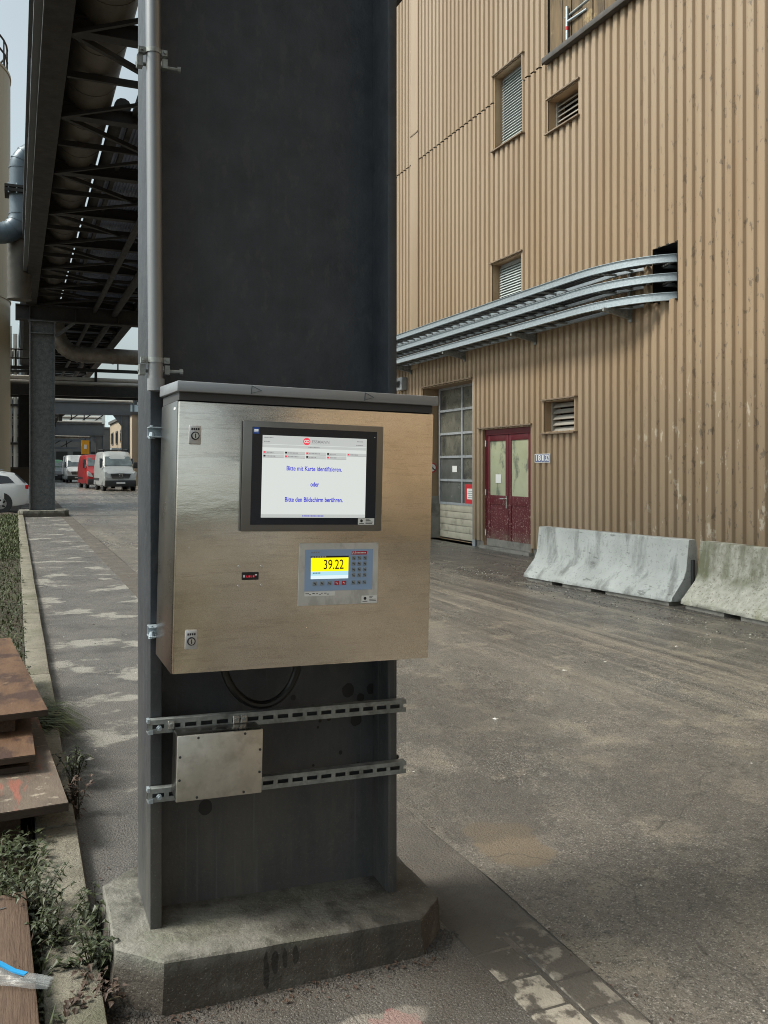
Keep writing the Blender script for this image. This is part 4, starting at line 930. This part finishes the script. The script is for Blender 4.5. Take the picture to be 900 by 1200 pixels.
# portals in the distance
def portal(y, x1, z0, z1, cw, x0=-1.0, labels=('', ''), rail_=True):
    g_ = thing('portal_girder', labels[0], 'girder', (3, y, z0), group='girders across the street')
    h = z1 - z0
    box('web', m_portal, g_, x0, x1, y + .14, y + .17, z0 + .05, z1 - .05); box('flange', m_portal, g_, x0, x1 + .1, y, y + .3, z0, z0 + .049); box('flange', m_portal, g_, x0, x1 + .1, y, y + .3, z1 - .049, z1)
    c_ = hcolumn('steel_column', labels[1], x1 - cw - .05, x1 - .05, y, gz(y) - .02, z0 - .001, m_portal)
    b = MB(); b.prism([(x1 - cw - .6, z0 - .002), (x1 - cw - .052, z0 - .75), (x1 - cw - .052, z0 - .002)], 'y', y + .12, y + .18); b.build('knee_plate', m_portal, c_)
portal(62, 7.25, 5.15, 6.0, .55, labels=('blue grey portal girder nearest beyond the cross bridge', 'blue grey portal column right behind the silver van'))
portal(85, 7.55, 4.55, 5.65, .70, labels=('second blue grey portal girder down the street', 'blue grey portal column above the roof of the red van'))
portal(108, 8.2, 4.6, 5.6, .6, labels=('third blue grey portal girder far down the street', 'far blue grey portal column by the orange sign'))
for (y, z, m_, lb) in ((62, 6.12, m_pipepale, 'pale pipe lying on the nearest blue grey portal'), (85, 5.82, m_pipepale, 'pale pipe lying on the second blue grey portal'), (86, 4.42, m_insul, 'brown pipe hung under the second blue grey portal'), (108, 5.75, m_pipepale, 'pale pipe lying on the far blue grey portal')):
    pipe('portal_pipe', lb, [(-3, y + .15, z), (7.4, y + .15, z)], .1, m_, n=8, group='pipes on the far portals')
def truss(name, label, y, x0, x1, z0, z1, pipes):
    t_ = thing(name, label, 'bridge', ((x0 + x1) / 2, y, z0), group='truss bridges beyond the cross bridge')
    box('lower_chord', m_portal, t_, x0, x1, y, y + .2, z0, z0 + .22); box('upper_chord', m_portal, t_, x0, x1, y, y + .2, z1 - .18, z1)
    x = x0 + .3; k = 0
    while x < x1 - 1:
        q = MB(); q.beam((x, y + .1, z0 + .2), (x + 1.2, y + .1, z1 - .16) if k % 2 == 0 else (x, y + .1, z1 - .16), .10, .10, (0, 1, 0)); q.build('diagonal', m_bridge, t_); x += .6; k += 1
    box('deck', m_bridge, t_, x0, x1, y + .21, y + 1.6, z0 + .02, z0 + .14)
    for i, (pz, r_, m_) in enumerate(pipes):
        q = MB(); q.tube([(x0, y + .5 + .25 * i, pz), (x1, y + .5 + .25 * i, pz)], r_, 8); q.build('line', m_, t_)
truss('truss_bridge', 'grey truss pipe bridge crossing above the nearest blue grey portal', 70, -7, 7.6, 5.9, 7.3, [(6.2, .16, m_pipepale), (6.7, .1, m_insul), (7.5, .12, m_pipepale)])
truss('truss_bridge', 'lower grey truss pipe bridge crossing behind the second blue grey portal', 92, -9, 8, 5.75, 7.0, [(6.1, .2, m_insul), (6.6, .14, m_pipepale)])
truss('truss_bridge', 'farthest truss pipe bridge low over the street by the orange sign', 101, -9, 6.4, 3.6, 4.7, [(4.9, .16, m_pipepale), (5.2, .12, m_insul)])
hr = thing('guard_rail', 'thin guard rail along the top of the cross bridge', 'railing', (0, 43, 6.2))
for z in (6.55, 6.95): q = MB(); q.tube([(-9, 43.06, z), (9, 43.06, z)], .035, 6); q.build('rail', m_bridge, hr)
for k in range(13): box('post', m_bridge, hr, -8.9 + k * 1.48, -8.84 + k * 1.48, 43.03, 43.09, 6.201, 6.95)
# street-long far pipe rack on the left of the road beyond
fr = thing('far_rack', 'distant grey pipe rack running along the left of the street', 'pipe rack', (-1, 90, 0))
for k in range(7): box('post', m_bridge, fr, -.6, -.3, 66 + k * 10, 66.3 + k * 10, .2, 6.2); box('post', m_bridge, fr, 2.8, 3.05, 66 + k * 10, 66.3 + k * 10, 4.9, 6.2)
for x, z in ((-.6, 5.1), (2.8, 5.3), (1.0, 5.2), (-.6, 3.2)): box('beam', m_bridge, fr, x, x + .3, 64, 128, z, z + .35)
for k in range(16): box('crossbeam', m_bridge, fr, -.3, 2.8, 65 + k * 4, 65.2 + k * 4, 5.12, 5.28)

# left background: silo, wall, pipes
si = thing('silo', 'tall tan cylindrical silo at the left edge', 'silo', (-3.6, 38, 0))
b = MB(); b.tube([(-3.6, 38, 0), (-3.6, 38, 17.0)], 3.42, 64); b.build('shell', m_silo, si)
b = MB(); b.tube([(-3.6, 38, 17.001), (-3.6, 38, 18.2)], [3.42, 1.0], 64); b.build('roof', m_silo, si)
for z in (8.1, 16.9): q = MB(); q.tube([(-3.6, 38, z), (-3.6, 38, z + .1)], 3.45, 64); q.build('band', m_silo, si)
b = MB()
for z in (17.65, 18.15): b.tube([(-3.6 + 3.3 * math.cos(a), 38 + 3.3 * math.sin(a), z) for a in [i * math.pi / 24 for i in range(49)]], .04, 6)
for i in range(24): a = i * math.pi / 12; b.tube([(-3.6 + 3.3 * math.cos(a), 38 + 3.3 * math.sin(a), 16.9), (-3.6 + 3.3 * math.cos(a), 38 + 3.3 * math.sin(a), 18.15)], .03, 6)
b.build('roof_railing', m_bridge, si)
lw = thing('low_wall', 'low brown wall behind the white car', 'wall', (-3, 41.5, 0)); box('wall_body', M('brown_wall', (.075, .052, .036), (.11, .08, .055), 1, .8), lw, -9, .9, 41.6, 41.9, 0, 1.55); box('coping', m_ledge, lw, -9, .92, 41.55, 41.95, 1.552, 1.62)
pr_ = thing('pipe_rack', 'tangle of pale vertical pipes between the silo and the mottled column', 'pipe rack', (0, 50, 0))
for x, z1, r_, m_ in ((-.30, 9, .14, m_pipepale), (.0, 8.6, .10, m_pipepale), (.30, 9.5, .16, m_zinc), (.66, 8, .08, m_bridge), (-.6, 9, .2, m_glasstower)):
    q = MB(); q.tube([(x, 50, .2), (x, 50, z1)], r_, 10); q.build('riser', m_, pr_)
for z, m_, r_ in ((7.6, m_pipepale, .28), (6.2, m_bridge, .1), (4.0, m_pipepale, .16), (3.1, m_bridge, .12), (2.3, m_pipepale, .08)):
    q = MB(); q.tube([(-5, 50.4, z), (.9, 50.4, z)], r_, 10); q.build('header_pipe', m_, pr_)
for z in (2.8, 4.8, 6.6): box('shelf', m_bridge, pr_, -5, .9, 49.8, 51, z, z + .12)
# buildings beyond
def building(name, label, x0, x1, y0, y1, z1, mat, wins=()):
    t_ = thing(name, label, 'building', ((x0 + x1) / 2, (y0 + y1) / 2, 0))
    box('wall', mat, t_, x0, x1, y0, y1, 0, z1); box('roof', m_greybld, t_, x0 - .15, x1 + .15, y0 - .15, y1 + .15, z1 + .001, z1 + .25)
    for (y, z, wd, h) in wins:
        f = box('window', m_greybld, t_, x0 - .06, x0 - .001, y, y + wd, z, z + h); box('pane', m_carwin, f, x0 - .08, x0 - .061, y + .1, y + wd - .1, z + .1, z + h - .1)
    return t_
building('beige_building', 'low beige building behind the blue grey portal column', 8.75, 20, 74, 92, 5.9, m_beige, [(76.5 + i * 4, z, 1.6, 1.2) for i in range(4) for z in (1.6, 3.8)])
building('tan_building', 'narrow tan building edge right beside the silver van', 9.2, 22, 55, 73, 6.6, m_beige, [(58, 2.5, 1.5, 1.4), (64, 2.5, 1.5, 1.4)])
t_ = building('tower_block', 'pale blue clad tower rising far beyond the portals', 15.5, 36, 150, 172, 15.5, m_glasstower)
for k in range(9): box('facade_fin', m_portal, t_, 15.6 + k * 2.2, 15.9 + k * 2.2, 149.8, 149.99, .3, 15.3)
for k in range(3): box('window_band', m_carwin, t_, 15.7, 35.8, 149.9, 149.98, 4 + k * 4, 4.9 + k * 4)
t_ = building('far_building', 'dark grey building closing the far end of the street', -20, 15, 140, 150, 7.5, m_greybld)
for k in range(8): box('gate_bay', m_dark, t_, -4 + k * 2.4, -2.4 + k * 2.4, 139.9, 139.99, .3, 4)
t_ = building('left_works', 'pale grey works building far left behind the pipe rack', -30, -1.5, 70, 120, 9, m_glasstower)
for k in range(6): box('window', m_greybld, t_, -28 + k * 4.5, -26 + k * 4.5, 69.9, 69.99, 3, 5)
s_ = thing('orange_sign', 'orange sign panel hanging over the street above the white van', 'sign', (6.6, 97, 3))
x0s = 6.35
box('panel', m_orange, s_, 6.35, 7.15, 97, 97.12, 3.0, 4.45); box('mark', m_white, s_, 6.62, 6.88, 96.97, 96.999, 3.55, 4.0); box('hanger', m_bridge, s_, 6.70, 6.78, 97.02, 97.08, 4.451, 5.0)

# ------------------------------------------------------------------ vehicles
def rsec(y, hw, ht, z0, z1, r_=.12, zb=None):
    zb = zb if zb is not None else z0 + (z1 - z0) * .55
    half = [(hw * .93, z0), (hw, z0 + .08), (hw, zb), (ht + (hw - ht) * .12, z1 - r_), (ht - r_ * .5, z1 - r_ * .25), (ht * .5, z1)]
    return [(x, y, z) for x, z in half] + [(-x, y, z) for x, z in reversed(half)]
def wheel(root, x, y, r_, wdt, side):
    t = MB(); t.tube([(x - wdt / 2, y, r_), (x - wdt / 2 + .03, y, r_), (x + wdt / 2 - .03, y, r_), (x + wdt / 2, y, r_)], [r_ * .92, r_, r_, r_ * .92], 24); o = t.build('wheel', m_tyre, root, False)
    xo = x + side * wdt / 2
    q = MB(); q.tube([(xo - side * .01, y, r_), (xo + side * .008, y, r_)], r_ * .62, 20); q.build('rim', m_rim, o, False)
    q = MB()
    for k in range(5):
        a = k * 2 * math.pi / 5 + .3; q.beam((xo + side * .01, y + .28 * r_ * math.cos(a), r_ + .28 * r_ * math.sin(a)), (xo + side * .01, y + .56 * r_ * math.cos(a + .3), r_ + .56 * r_ * math.sin(a + .3)), .06, .012, (1, 0, 0))
    q.build('rim_gap', m_tyre, o, False)
def van(loc, rz, paint, label, high=0, group='vans on the street', beacon=False):
    t_ = thing('van', label, 'van', loc, (0, 0, rz), group)
    H_ = 2.32 + high
    b = MB(); b.rings([rsec(.0, .86, .80, .38, .98, .1), rsec(.06, .94, .86, .30, 1.10, .1), rsec(.45, .98, .88, .28, 1.24, .1, .85), rsec(.92, .99, .90, .28, 1.42, .1, .95), rsec(1.05, .99, .88, .28, 1.55, .1, 1.3), rsec(1.55, .99, .82, .28, 2.10, .12, 1.35), rsec(1.95, .99, .82, .28, H_ - .04, .14, 1.35), rsec(2.5, .99, .83, .28, H_, .14, 1.35), rsec(5.2, .99, .83, .28, H_, .14, 1.35), rsec(5.35, .97, .81, .34, H_ - .06, .12, 1.35)])
    b.build('body', paint, t_, False, smooth=40)
    def strip(name, pts, mat, off):
        pts = [Vector(p) for p in pts]; n = (pts[1] - pts[0]).cross(pts[2] - pts[0]).normalized()
        if n.y > 0: n = -n
        q = MB(); m_ = len(pts); q.add([p + n * off for p in pts] + [p - n * .02 for p in pts], [tuple(range(m_)), tuple(range(m_, 2 * m_))[::-1]] + [(i, (i + 1) % m_, m_ + (i + 1) % m_, m_ + i) for i in range(m_)])
        return q.build(name, mat, t_, False, smooth=0)
    strip('windscreen', [(-.84, 1.06, 1.55), (.84, 1.06, 1.55), (.76, 1.62, 2.12), (-.76, 1.62, 2.12)], m_shield, .03)
    b = MB(); b.prism([(-.50, .78), (.50, .78), (.60, 1.05), (.0, 1.09), (-.60, 1.05)], 'y', -.035, .3); g_ = b.build('grille', m_bumper, t_, False)
    q = MB()
    for k in range(3): q.beam((-.50 - k * .025, -.04, .84 + k * .075), (.50 + k * .025, -.04, .84 + k * .075), .01, .018)
    q.build('grille_bar', m_rim, g_, False)
    q = MB(); q.tube([(.10 * math.cos(a), -.05, .95 + .10 * math.sin(a)) for a in [i * math.pi / 10 for i in range(21)]], .012, 6)
    for k in range(3): a = math.pi / 2 + k * 2.0944; q.beam((0, -.05, .95), (.10 * math.cos(a), -.05, .95 + .10 * math.sin(a)), .012, .022, (0, 1, 0))
    q.build('emblem', m_chrome, g_, False)
    for s_ in (-1, 1):
        q = MB(); q.prism([(s_ * .58, .80), (s_ * .92, .86), (s_ * .96, 1.14), (s_ * .88, 1.20), (s_ * .66, 1.0)], 'y', -.012, .4); q.build('headlight', m_lens, t_, False)
        q = MB(); q.box(s_ * 1.02 - .08, s_ * 1.02 + .10 * s_ + .06, 1.05, 1.22, 1.40, 1.78); q.build('mirror', m_bumper, t_, False, bev=.03)
        q = MB(); q.prism([(1.22, 1.46), (2.28, 1.42), (2.28, 2.02), (1.66, 2.02)], 'x', s_ * .90, s_ * .975); q.build('side_window', m_carwin, t_, False)
        wheel(t_, s_ * .86, .95, .34, .24, s_); wheel(t_, s_ * .86, 4.2, .34, .24, s_)
        for yy in (.95, 4.2): q = MB(); q.tube([(s_ * .9, yy, .36), (s_ * .985, yy, .36)], .42, 24); q.build('wheel_arch', m_bumper, t_, False)
        q = MB(); q.box(s_ * .992 - .006, s_ * .992 + .006, 2.35, 5.1, .62, .78); q.build('rub_strip', m_bumper, t_, False)
    b = MB(); b.box(-.93, .93, -.06, .35, .27, .66); b.build('bumper', m_bumper, t_, False, bev=.05)
    b = MB(); b.box(-.26, .26, -.075, -.061, .44, .56); b.build('number_plate', m_white, t_, False)
    if beacon:
        b = MB()
        for y in (2.2, 3.4, 4.6): b.box(-.78, .78, y, y + .06, H_ + .06, H_ + .10)
        for s_ in (-.74, .74): b.tube([(s_, 2.0, H_ + .12), (s_, 5, H_ + .12)], .03, 8); b.box(s_ - .03, s_ + .03, 2.2, 2.26, H_ - .06, H_ + .1); b.box(s_ - .03, s_ + .03, 4.6, 4.66, H_ - .06, H_ + .1)
        b.build('roof_rack', m_bumper, t_, False)
        b = MB(); b.tube([(.35, 2.5, H_ + .14), (.35, 3.6, H_ + .14)], .09, 10); b.box(-.2, .3, 2.6, 3.3, H_ + .11, H_ + .22); b.build('roof_load', m_frame, t_, False)
    return t_
def P(u, d):  # point on the ground seen at a column of the picture at a given depth
    return ((.38612 + .92245 * (u - 450) / 1032) * d, (.92245 - .38612 * (u - 450) / 1032) * d)
x, y = P(141.5, 54); van((x, y, gz(y)), R(2), m_silver, 'silver van with roof rack facing the camera, nearest of the vans', .16, beacon=True)
x, y = P(119.5, 60.5); van((x, y, gz(y)), R(3), m_vanred, 'red van half hidden behind the silver van', .05)
x, y = P(91, 84); van((x, y, gz(y)), R(2), m_carwhite, 'white high roof van far down the street', .35)
def car(loc, rz, paint, label, dark=False):
    t_ = thing('car', label, 'car', loc, (0, 0, rz), 'cars on the street')
    b = MB(); S_ = [(0, .70, .62, .40, .66, .06, None), (.08, .82, .70, .26, .76, .06, None), (.5, .89, .78, .2, .88, .08, .72), (1.1, .91, .80, .2, .97, .08, .80), (1.32, .91, .78, .2, 1.04, .07, .92), (2.0, .915, .62, .2, 1.42, .07, .94), (2.5, .915, .63, .2, 1.48, .07, .95), (3.6, .915, .62, .2, 1.47, .07, .96), (4.05, .905, .60, .22, 1.40, .07, .97), (4.42, .88, .66, .28, 1.06, .07, .98), (4.52, .84, .68, .34, .98, .07, .8), (4.58, .78, .66, .42, .82, .06, .62)]
    b.rings([rsec(*q[:6], zb=q[6]) for q in S_]); b.build('body', paint, t_, False, smooth=40)
    for s_ in (-1, 1):
        for poly in ([(1.50, 1.0), (2.42, 1.0), (2.42, 1.38), (2.08, 1.36)], [(2.50, 1.0), (3.30, 1.0), (3.30, 1.36), (2.50, 1.38)], [(3.37, 1.0), (4.06, 1.06), (3.86, 1.27), (3.37, 1.35)]):
            q = MB(); vs = [(s_ * (.915 - (z - .95) * .56 + .012), y, z) for y, z in poly]; n_ = len(vs); q.add(vs + [(x - s_ * .03, y, z) for x, y, z in vs], [tuple(range(n_)), tuple(range(n_, 2 * n_))[::-1]] + [(i, (i + 1) % n_, n_ + (i + 1) % n_, n_ + i) for i in range(n_)]); q.build('side_window', m_carwin, t_, False, smooth=0)
        wheel(t_, s_ * .80, .88, .32, .21, s_); wheel(t_, s_ * .80, 3.62, .32, .21, s_)
        for yy in (.88, 3.62): q = MB(); q.tube([(s_ * .85, yy, .33), (s_ * .912, yy, .33)], .385, 24); q.build('wheel_arch', m_bumper, t_, False)
        q = MB(); q.box(s_ * .72 - .16, s_ * .72 + .16, 4.30, 4.535, .83, .97); q.build('tail_light', m_tail, t_, False, bev=.02)
        q = MB(); q.prism([(s_ * .50, .60), (s_ * .80, .64), (s_ * .82, .76), (s_ * .55, .72)], 'y', .0, .25); q.build('headlight', m_lens, t_, False)
        q = MB(); q.tube([(s_ * .60, 2.0, 1.50), (s_ * .60, 3.7, 1.51)], .018, 6); q.build('roof_rail', m_rim, t_, False)
        q = MB(); q.box(s_ * .98 - .07, s_ * .98 + .07, 1.45, 1.55, .96, 1.10); q.build('mirror', paint, t_, False, bev=.02)
        q = MB(); q.box(s_ * .92 - .012, s_ * .92 + .012, 3.2, 3.36, .86, .89); q.build('door_handle', m_rim, t_, False)
    q = MB(); q.add([(-.58, 4.13, 1.36), (.58, 4.13, 1.36), (.70, 4.44, 1.07), (-.70, 4.44, 1.07), (-.58, 4.08, 1.35), (.58, 4.08, 1.35), (.70, 4.38, 1.05), (-.70, 4.38, 1.05)], [(0, 1, 2, 3), (4, 7, 6, 5), (0, 4, 5, 1), (1, 5, 6, 2), (2, 6, 7, 3), (3, 7, 4, 0)]); q.build('rear_window', m_carwin, t_, False, smooth=0)
    q = MB(); q.add([(-.72, 1.30, 1.05), (.72, 1.30, 1.05), (.56, 1.98, 1.43), (-.56, 1.98, 1.43), (-.72, 1.36, 1.03), (.72, 1.36, 1.03), (.56, 2.02, 1.40), (-.56, 2.02, 1.40)], [(0, 1, 2, 3), (4, 7, 6, 5), (0, 4, 5, 1), (1, 5, 6, 2), (2, 6, 7, 3), (3, 7, 4, 0)]); q.build('windscreen', m_shield, t_, False, smooth=0)
    q = MB(); q.box(-.8, .8, 4.40, 4.60, .30, .52); q.build('rear_bumper', paint, t_, False, bev=.04)
    q = MB(); q.box(-.8, .8, -.02, .2, .24, .46); q.build('front_bumper', m_bumper, t_, False, bev=.04)
    return t_
car((-4.10, 34.6, gz(34.6)), R(-90), m_carwhite, 'white estate car at the left edge with red tail light')
x, y = P(74, 88); car((x, y, gz(y)), R(4), m_bumper, 'dark car behind the mottled column beside the white van')
x, y = P(66, 96); van((x, y, gz(y)), R(2), m_green, 'dark green van far away behind the mottled column', 0)

# ------------------------------------------------------------------ timber and boards by the kerb
def board(name, label, cat, corner, ang, L, wd, z0, th, mat, edge=True, group='shuttering boards stacked on the verge'):
    # corner = near right top corner; board runs back by L and left by wd
    t_ = thing(name, label, cat, (corner[0], corner[1], z0), (0, 0, ang), group)
    b = MB(); b.box(-wd, 0, 0, L, .001, th); o_ = b.build('core', m_plyedge, t_, False, bev=.002, seg=1)
    b = MB(); n = 8; vs = []
    for j in range(n + 1):
        for i in range(n + 1): vs.append((-wd + .001 + (wd - .002) * i / n, .001 + (L - .002) * j / n, th + .0015 + random.uniform(-.0005, .0012)))
    b.add(vs, [(j * (n + 1) + i, j * (n + 1) + i + 1, (j + 1) * (n + 1) + i + 1, (j + 1) * (n + 1) + i) for j in range(n) for i in range(n)]); b.build('face', mat, t_, False, smooth=60)
    return t_
box_ = None
for i, y in enumerate((4.05, 5.2)):
    t_ = MB().box(-1.2, .02, y, y + .09, .02, .164).build('bearer', m_plank, None, bev=.004); tag(t_, ('front' if i == 0 else 'rear') + ' timber bearer in the dark under the lowest board', 'bearer', 'bearers under the boards')
board('shuttering_board', 'large grey brown board with red paint stains, lowest of the stack', 'board', (.205, 3.90), R(3.6), 2.0, 1.4, .165, .036, m_ply2)
board('plywood_offcut', 'short brown board end, lower of two in the middle of the stack', 'board', (.06, 4.36), R(2), 1.2, .9, .203, .03, m_ply)
board('plywood_offcut', 'short brown board end, upper of two in the middle of the stack', 'board', (.085, 4.33), R(1), 1.4, .9, .256, .03, m_ply)
t_ = MB().box(-.6, .0, 4.75, 4.84, .289, .364).build('bearer', m_plank, None, bev=.004); tag(t_, 'timber spacer hidden under the topmost board', 'bearer', 'bearers under the boards')
t_ = MB().box(-.6, -.02, 5.4, 5.5, .289, .364).build('bearer', m_plank, None, bev=.004); tag(t_, 'second timber spacer hidden under the topmost board', 'bearer', 'bearers under the boards')
board('plywood_board', 'rusty brown plywood board on top of the stack by the kerb', 'board', (.15, 4.68), R(5), 2.1, 1.3, .366, .03, m_ply)
t_ = MB().box(-.5, -.125, 5.35, 5.40, .401, .425).build('batten', m_oldwood, None, bev=.002); tag(t_, 'short pale batten lying on the topmost plywood board', 'batten')
pk = thing('timber_plank', 'rough brown timber plank lying under the blue plastic bag', 'plank', (.01, 2.5, .09), (0, 0, R(1.8)))
b = MB(); b.box(-.05, .048, -.9, .77, .0, .055); b.build('timber', m_plank, pk, False, bev=.004)
b = MB(); b.tube([(-.05, .66, .056), (-.02, .664, .058)], .003, 6); b.build('nail', m_chrome, pk, False)
t_ = MB().box(-.42, -.06, 1.4, 3.1, .03, .10).build('timber_plank', m_plank, None, bev=.006); tag(t_, 'dark plank beside the blue bag at the left edge', 'plank')
# plastic bag
bag = thing('plastic_bag', 'crumpled clear plastic bag with bright blue zip strip on the plank', 'bag', (-.03, 2.62, .15))
b = MB(); n = 12; vs = []
for j in range(n + 1):
    for i in range(n + 1):
        u, v = i / n, j / n
        w_ = 1 - v; vs.append((-.30 + .394 * u - .12 * w_ * (1.1 - u), 3.02 - .404 * u - .16 * w_ * (1.05 - u) + .006 * math.sin(u * 9), .154 + .012 * math.sin(u * 11 + v * 5) * math.sin(v * 9 + u * 3) + .012 * v + random.uniform(0, .004)))
b.add(vs, [(j * (n + 1) + i, j * (n + 1) + i + 1, (j + 1) * (n + 1) + i + 1, (j + 1) * (n + 1) + i) for j in range(n) for i in range(n)])
sol = b.build('film', m_bag, bag, smooth=60)
top = [vs[n * (n + 1) + i] for i in range(n + 1)]
b = MB(); b.sweep([(-.007, -.002), (.007, -.002), (.007, .003), (-.007, .003)], [(x, y + .004, z + .006) for x, y, z in top[:11]]); b.build('zip_strip', m_bagblue, bag)
b = MB(); b.sweep([(-.010, -.002), (.010, -.002), (.008, .003), (-.008, .003)], [(x, y + .004, z + .004) for x, y, z in top[10:]] ); b.build('zip_end', m_bag, bag)

# ------------------------------------------------------------------ weeds by the kerb
def weed(label, x, y, z, n, h, spread, L, mat, bias=(0, 0)):
    t_ = thing('weed', label, 'plant', (x, y, z), group='weeds along the kerb')
    st = MB(); lf = MB()
    for k in range(n):
        a = random.uniform(0, 6.283); rr = random.uniform(.2, 1) * spread; hh = h * random.uniform(.5, 1)
        e = Vector((x + math.cos(a) * rr + bias[0] * hh, y + math.sin(a) * rr + bias[1] * hh, z + hh)); s0 = Vector((x + random.uniform(-.02, .02), y + random.uniform(-.02, .02), z))
        mid = (s0 + e) / 2 + Vector((0, 0, hh * .25)); pts = [s0.lerp(mid, t) .lerp(mid.lerp(e, t), t) for t in (0, .25, .5, .75, 1)]
        st.tube(pts, [.003, .0026, .0022, .0018, .001], 5)
        for q in range(14):
            t = .15 + .85 * q / 13; i = min(3, int(t * 4)); p_ = pts[i].lerp(pts[i + 1], t * 4 - i); b_ = random.uniform(0, 6.283)
            leaf(lf, p_ + Vector((random.gauss(0, .008), random.gauss(0, .008), random.gauss(0, .006))), (math.cos(b_), math.sin(b_), random.uniform(-.6, .6)), .68 * L * random.uniform(.5, 1.1), L * random.uniform(.22, .42), random.uniform(.1, .5))
    st.build('stem', M('stem_' + str(int(x * 999 + y * 77)), (.05, .045, .025), None, rough=.7), t_); lf.build('leaf_cluster', mat, t_, smooth=0)
    return t_
weed('dark leafy weed growing between kerb and plinth', .235, 2.86, 0, 16, .18, .13, .055, m_leaf)
weed('low dark weed in front of the plinth corner', .215, 2.70, .02, 12, .09, .12, .05, m_dryleaf)
weed('tall dark weed leaning over the pavement beside the plinth', .26, 3.12, 0, 9, .22, .08, .06, m_leaf)
weed('withered brown weed beside the lowest board', .25, 4.25, .0, 9, .20, .09, .055, m_dryleaf, (.2, 0))
weed('thin drooping weed at the corner of the top board', .27, 4.65, .02, 7, .22, .14, .06, m_leaf, (.3, 0))
weed('green bushy weed between plank and kerb', .07, 3.25, .05, 20, .16, .16, .045, m_leaf)
weed('olive weed overhanging the kerb below the boards', .12, 3.05, .05, 18, .13, .14, .045, m_leaf)
gt = MB()
for k in range(260):
    x0_, y0_ = .02 + random.gauss(0, .05), 5.75 + random.gauss(0, .16); L = random.uniform(.2, .42); a = random.gauss(0, .55)
    p0 = Vector((x0_, y0_, .05)); dr_ = Vector((math.cos(a), math.sin(a) * .8 - .2, 0)); sd = Vector((-dr_.y, dr_.x, 0)) * .005; pts = []
    for t in (0, .3, .6, 1): pts.append(p0 + dr_ * L * t + Vector((0, 0, .5 * L * (t * 1.6 - 1.75 * t * t))))
    for q in pts: q.z = max(q.z, .075 if q.x < .24 else .012)
    gt.add([pts[0] - sd, pts[0] + sd, pts[1] + sd, pts[1] - sd, pts[2] + sd * .8, pts[2] - sd * .8, pts[3]], [(0, 1, 2, 3), (3, 2, 4, 5), (5, 4, 6)])
tag(gt.build('grass_tuft', m_grass, smooth=0), 'long green grass tuft flopping over the kerb beyond the boards', 'grass tuft')
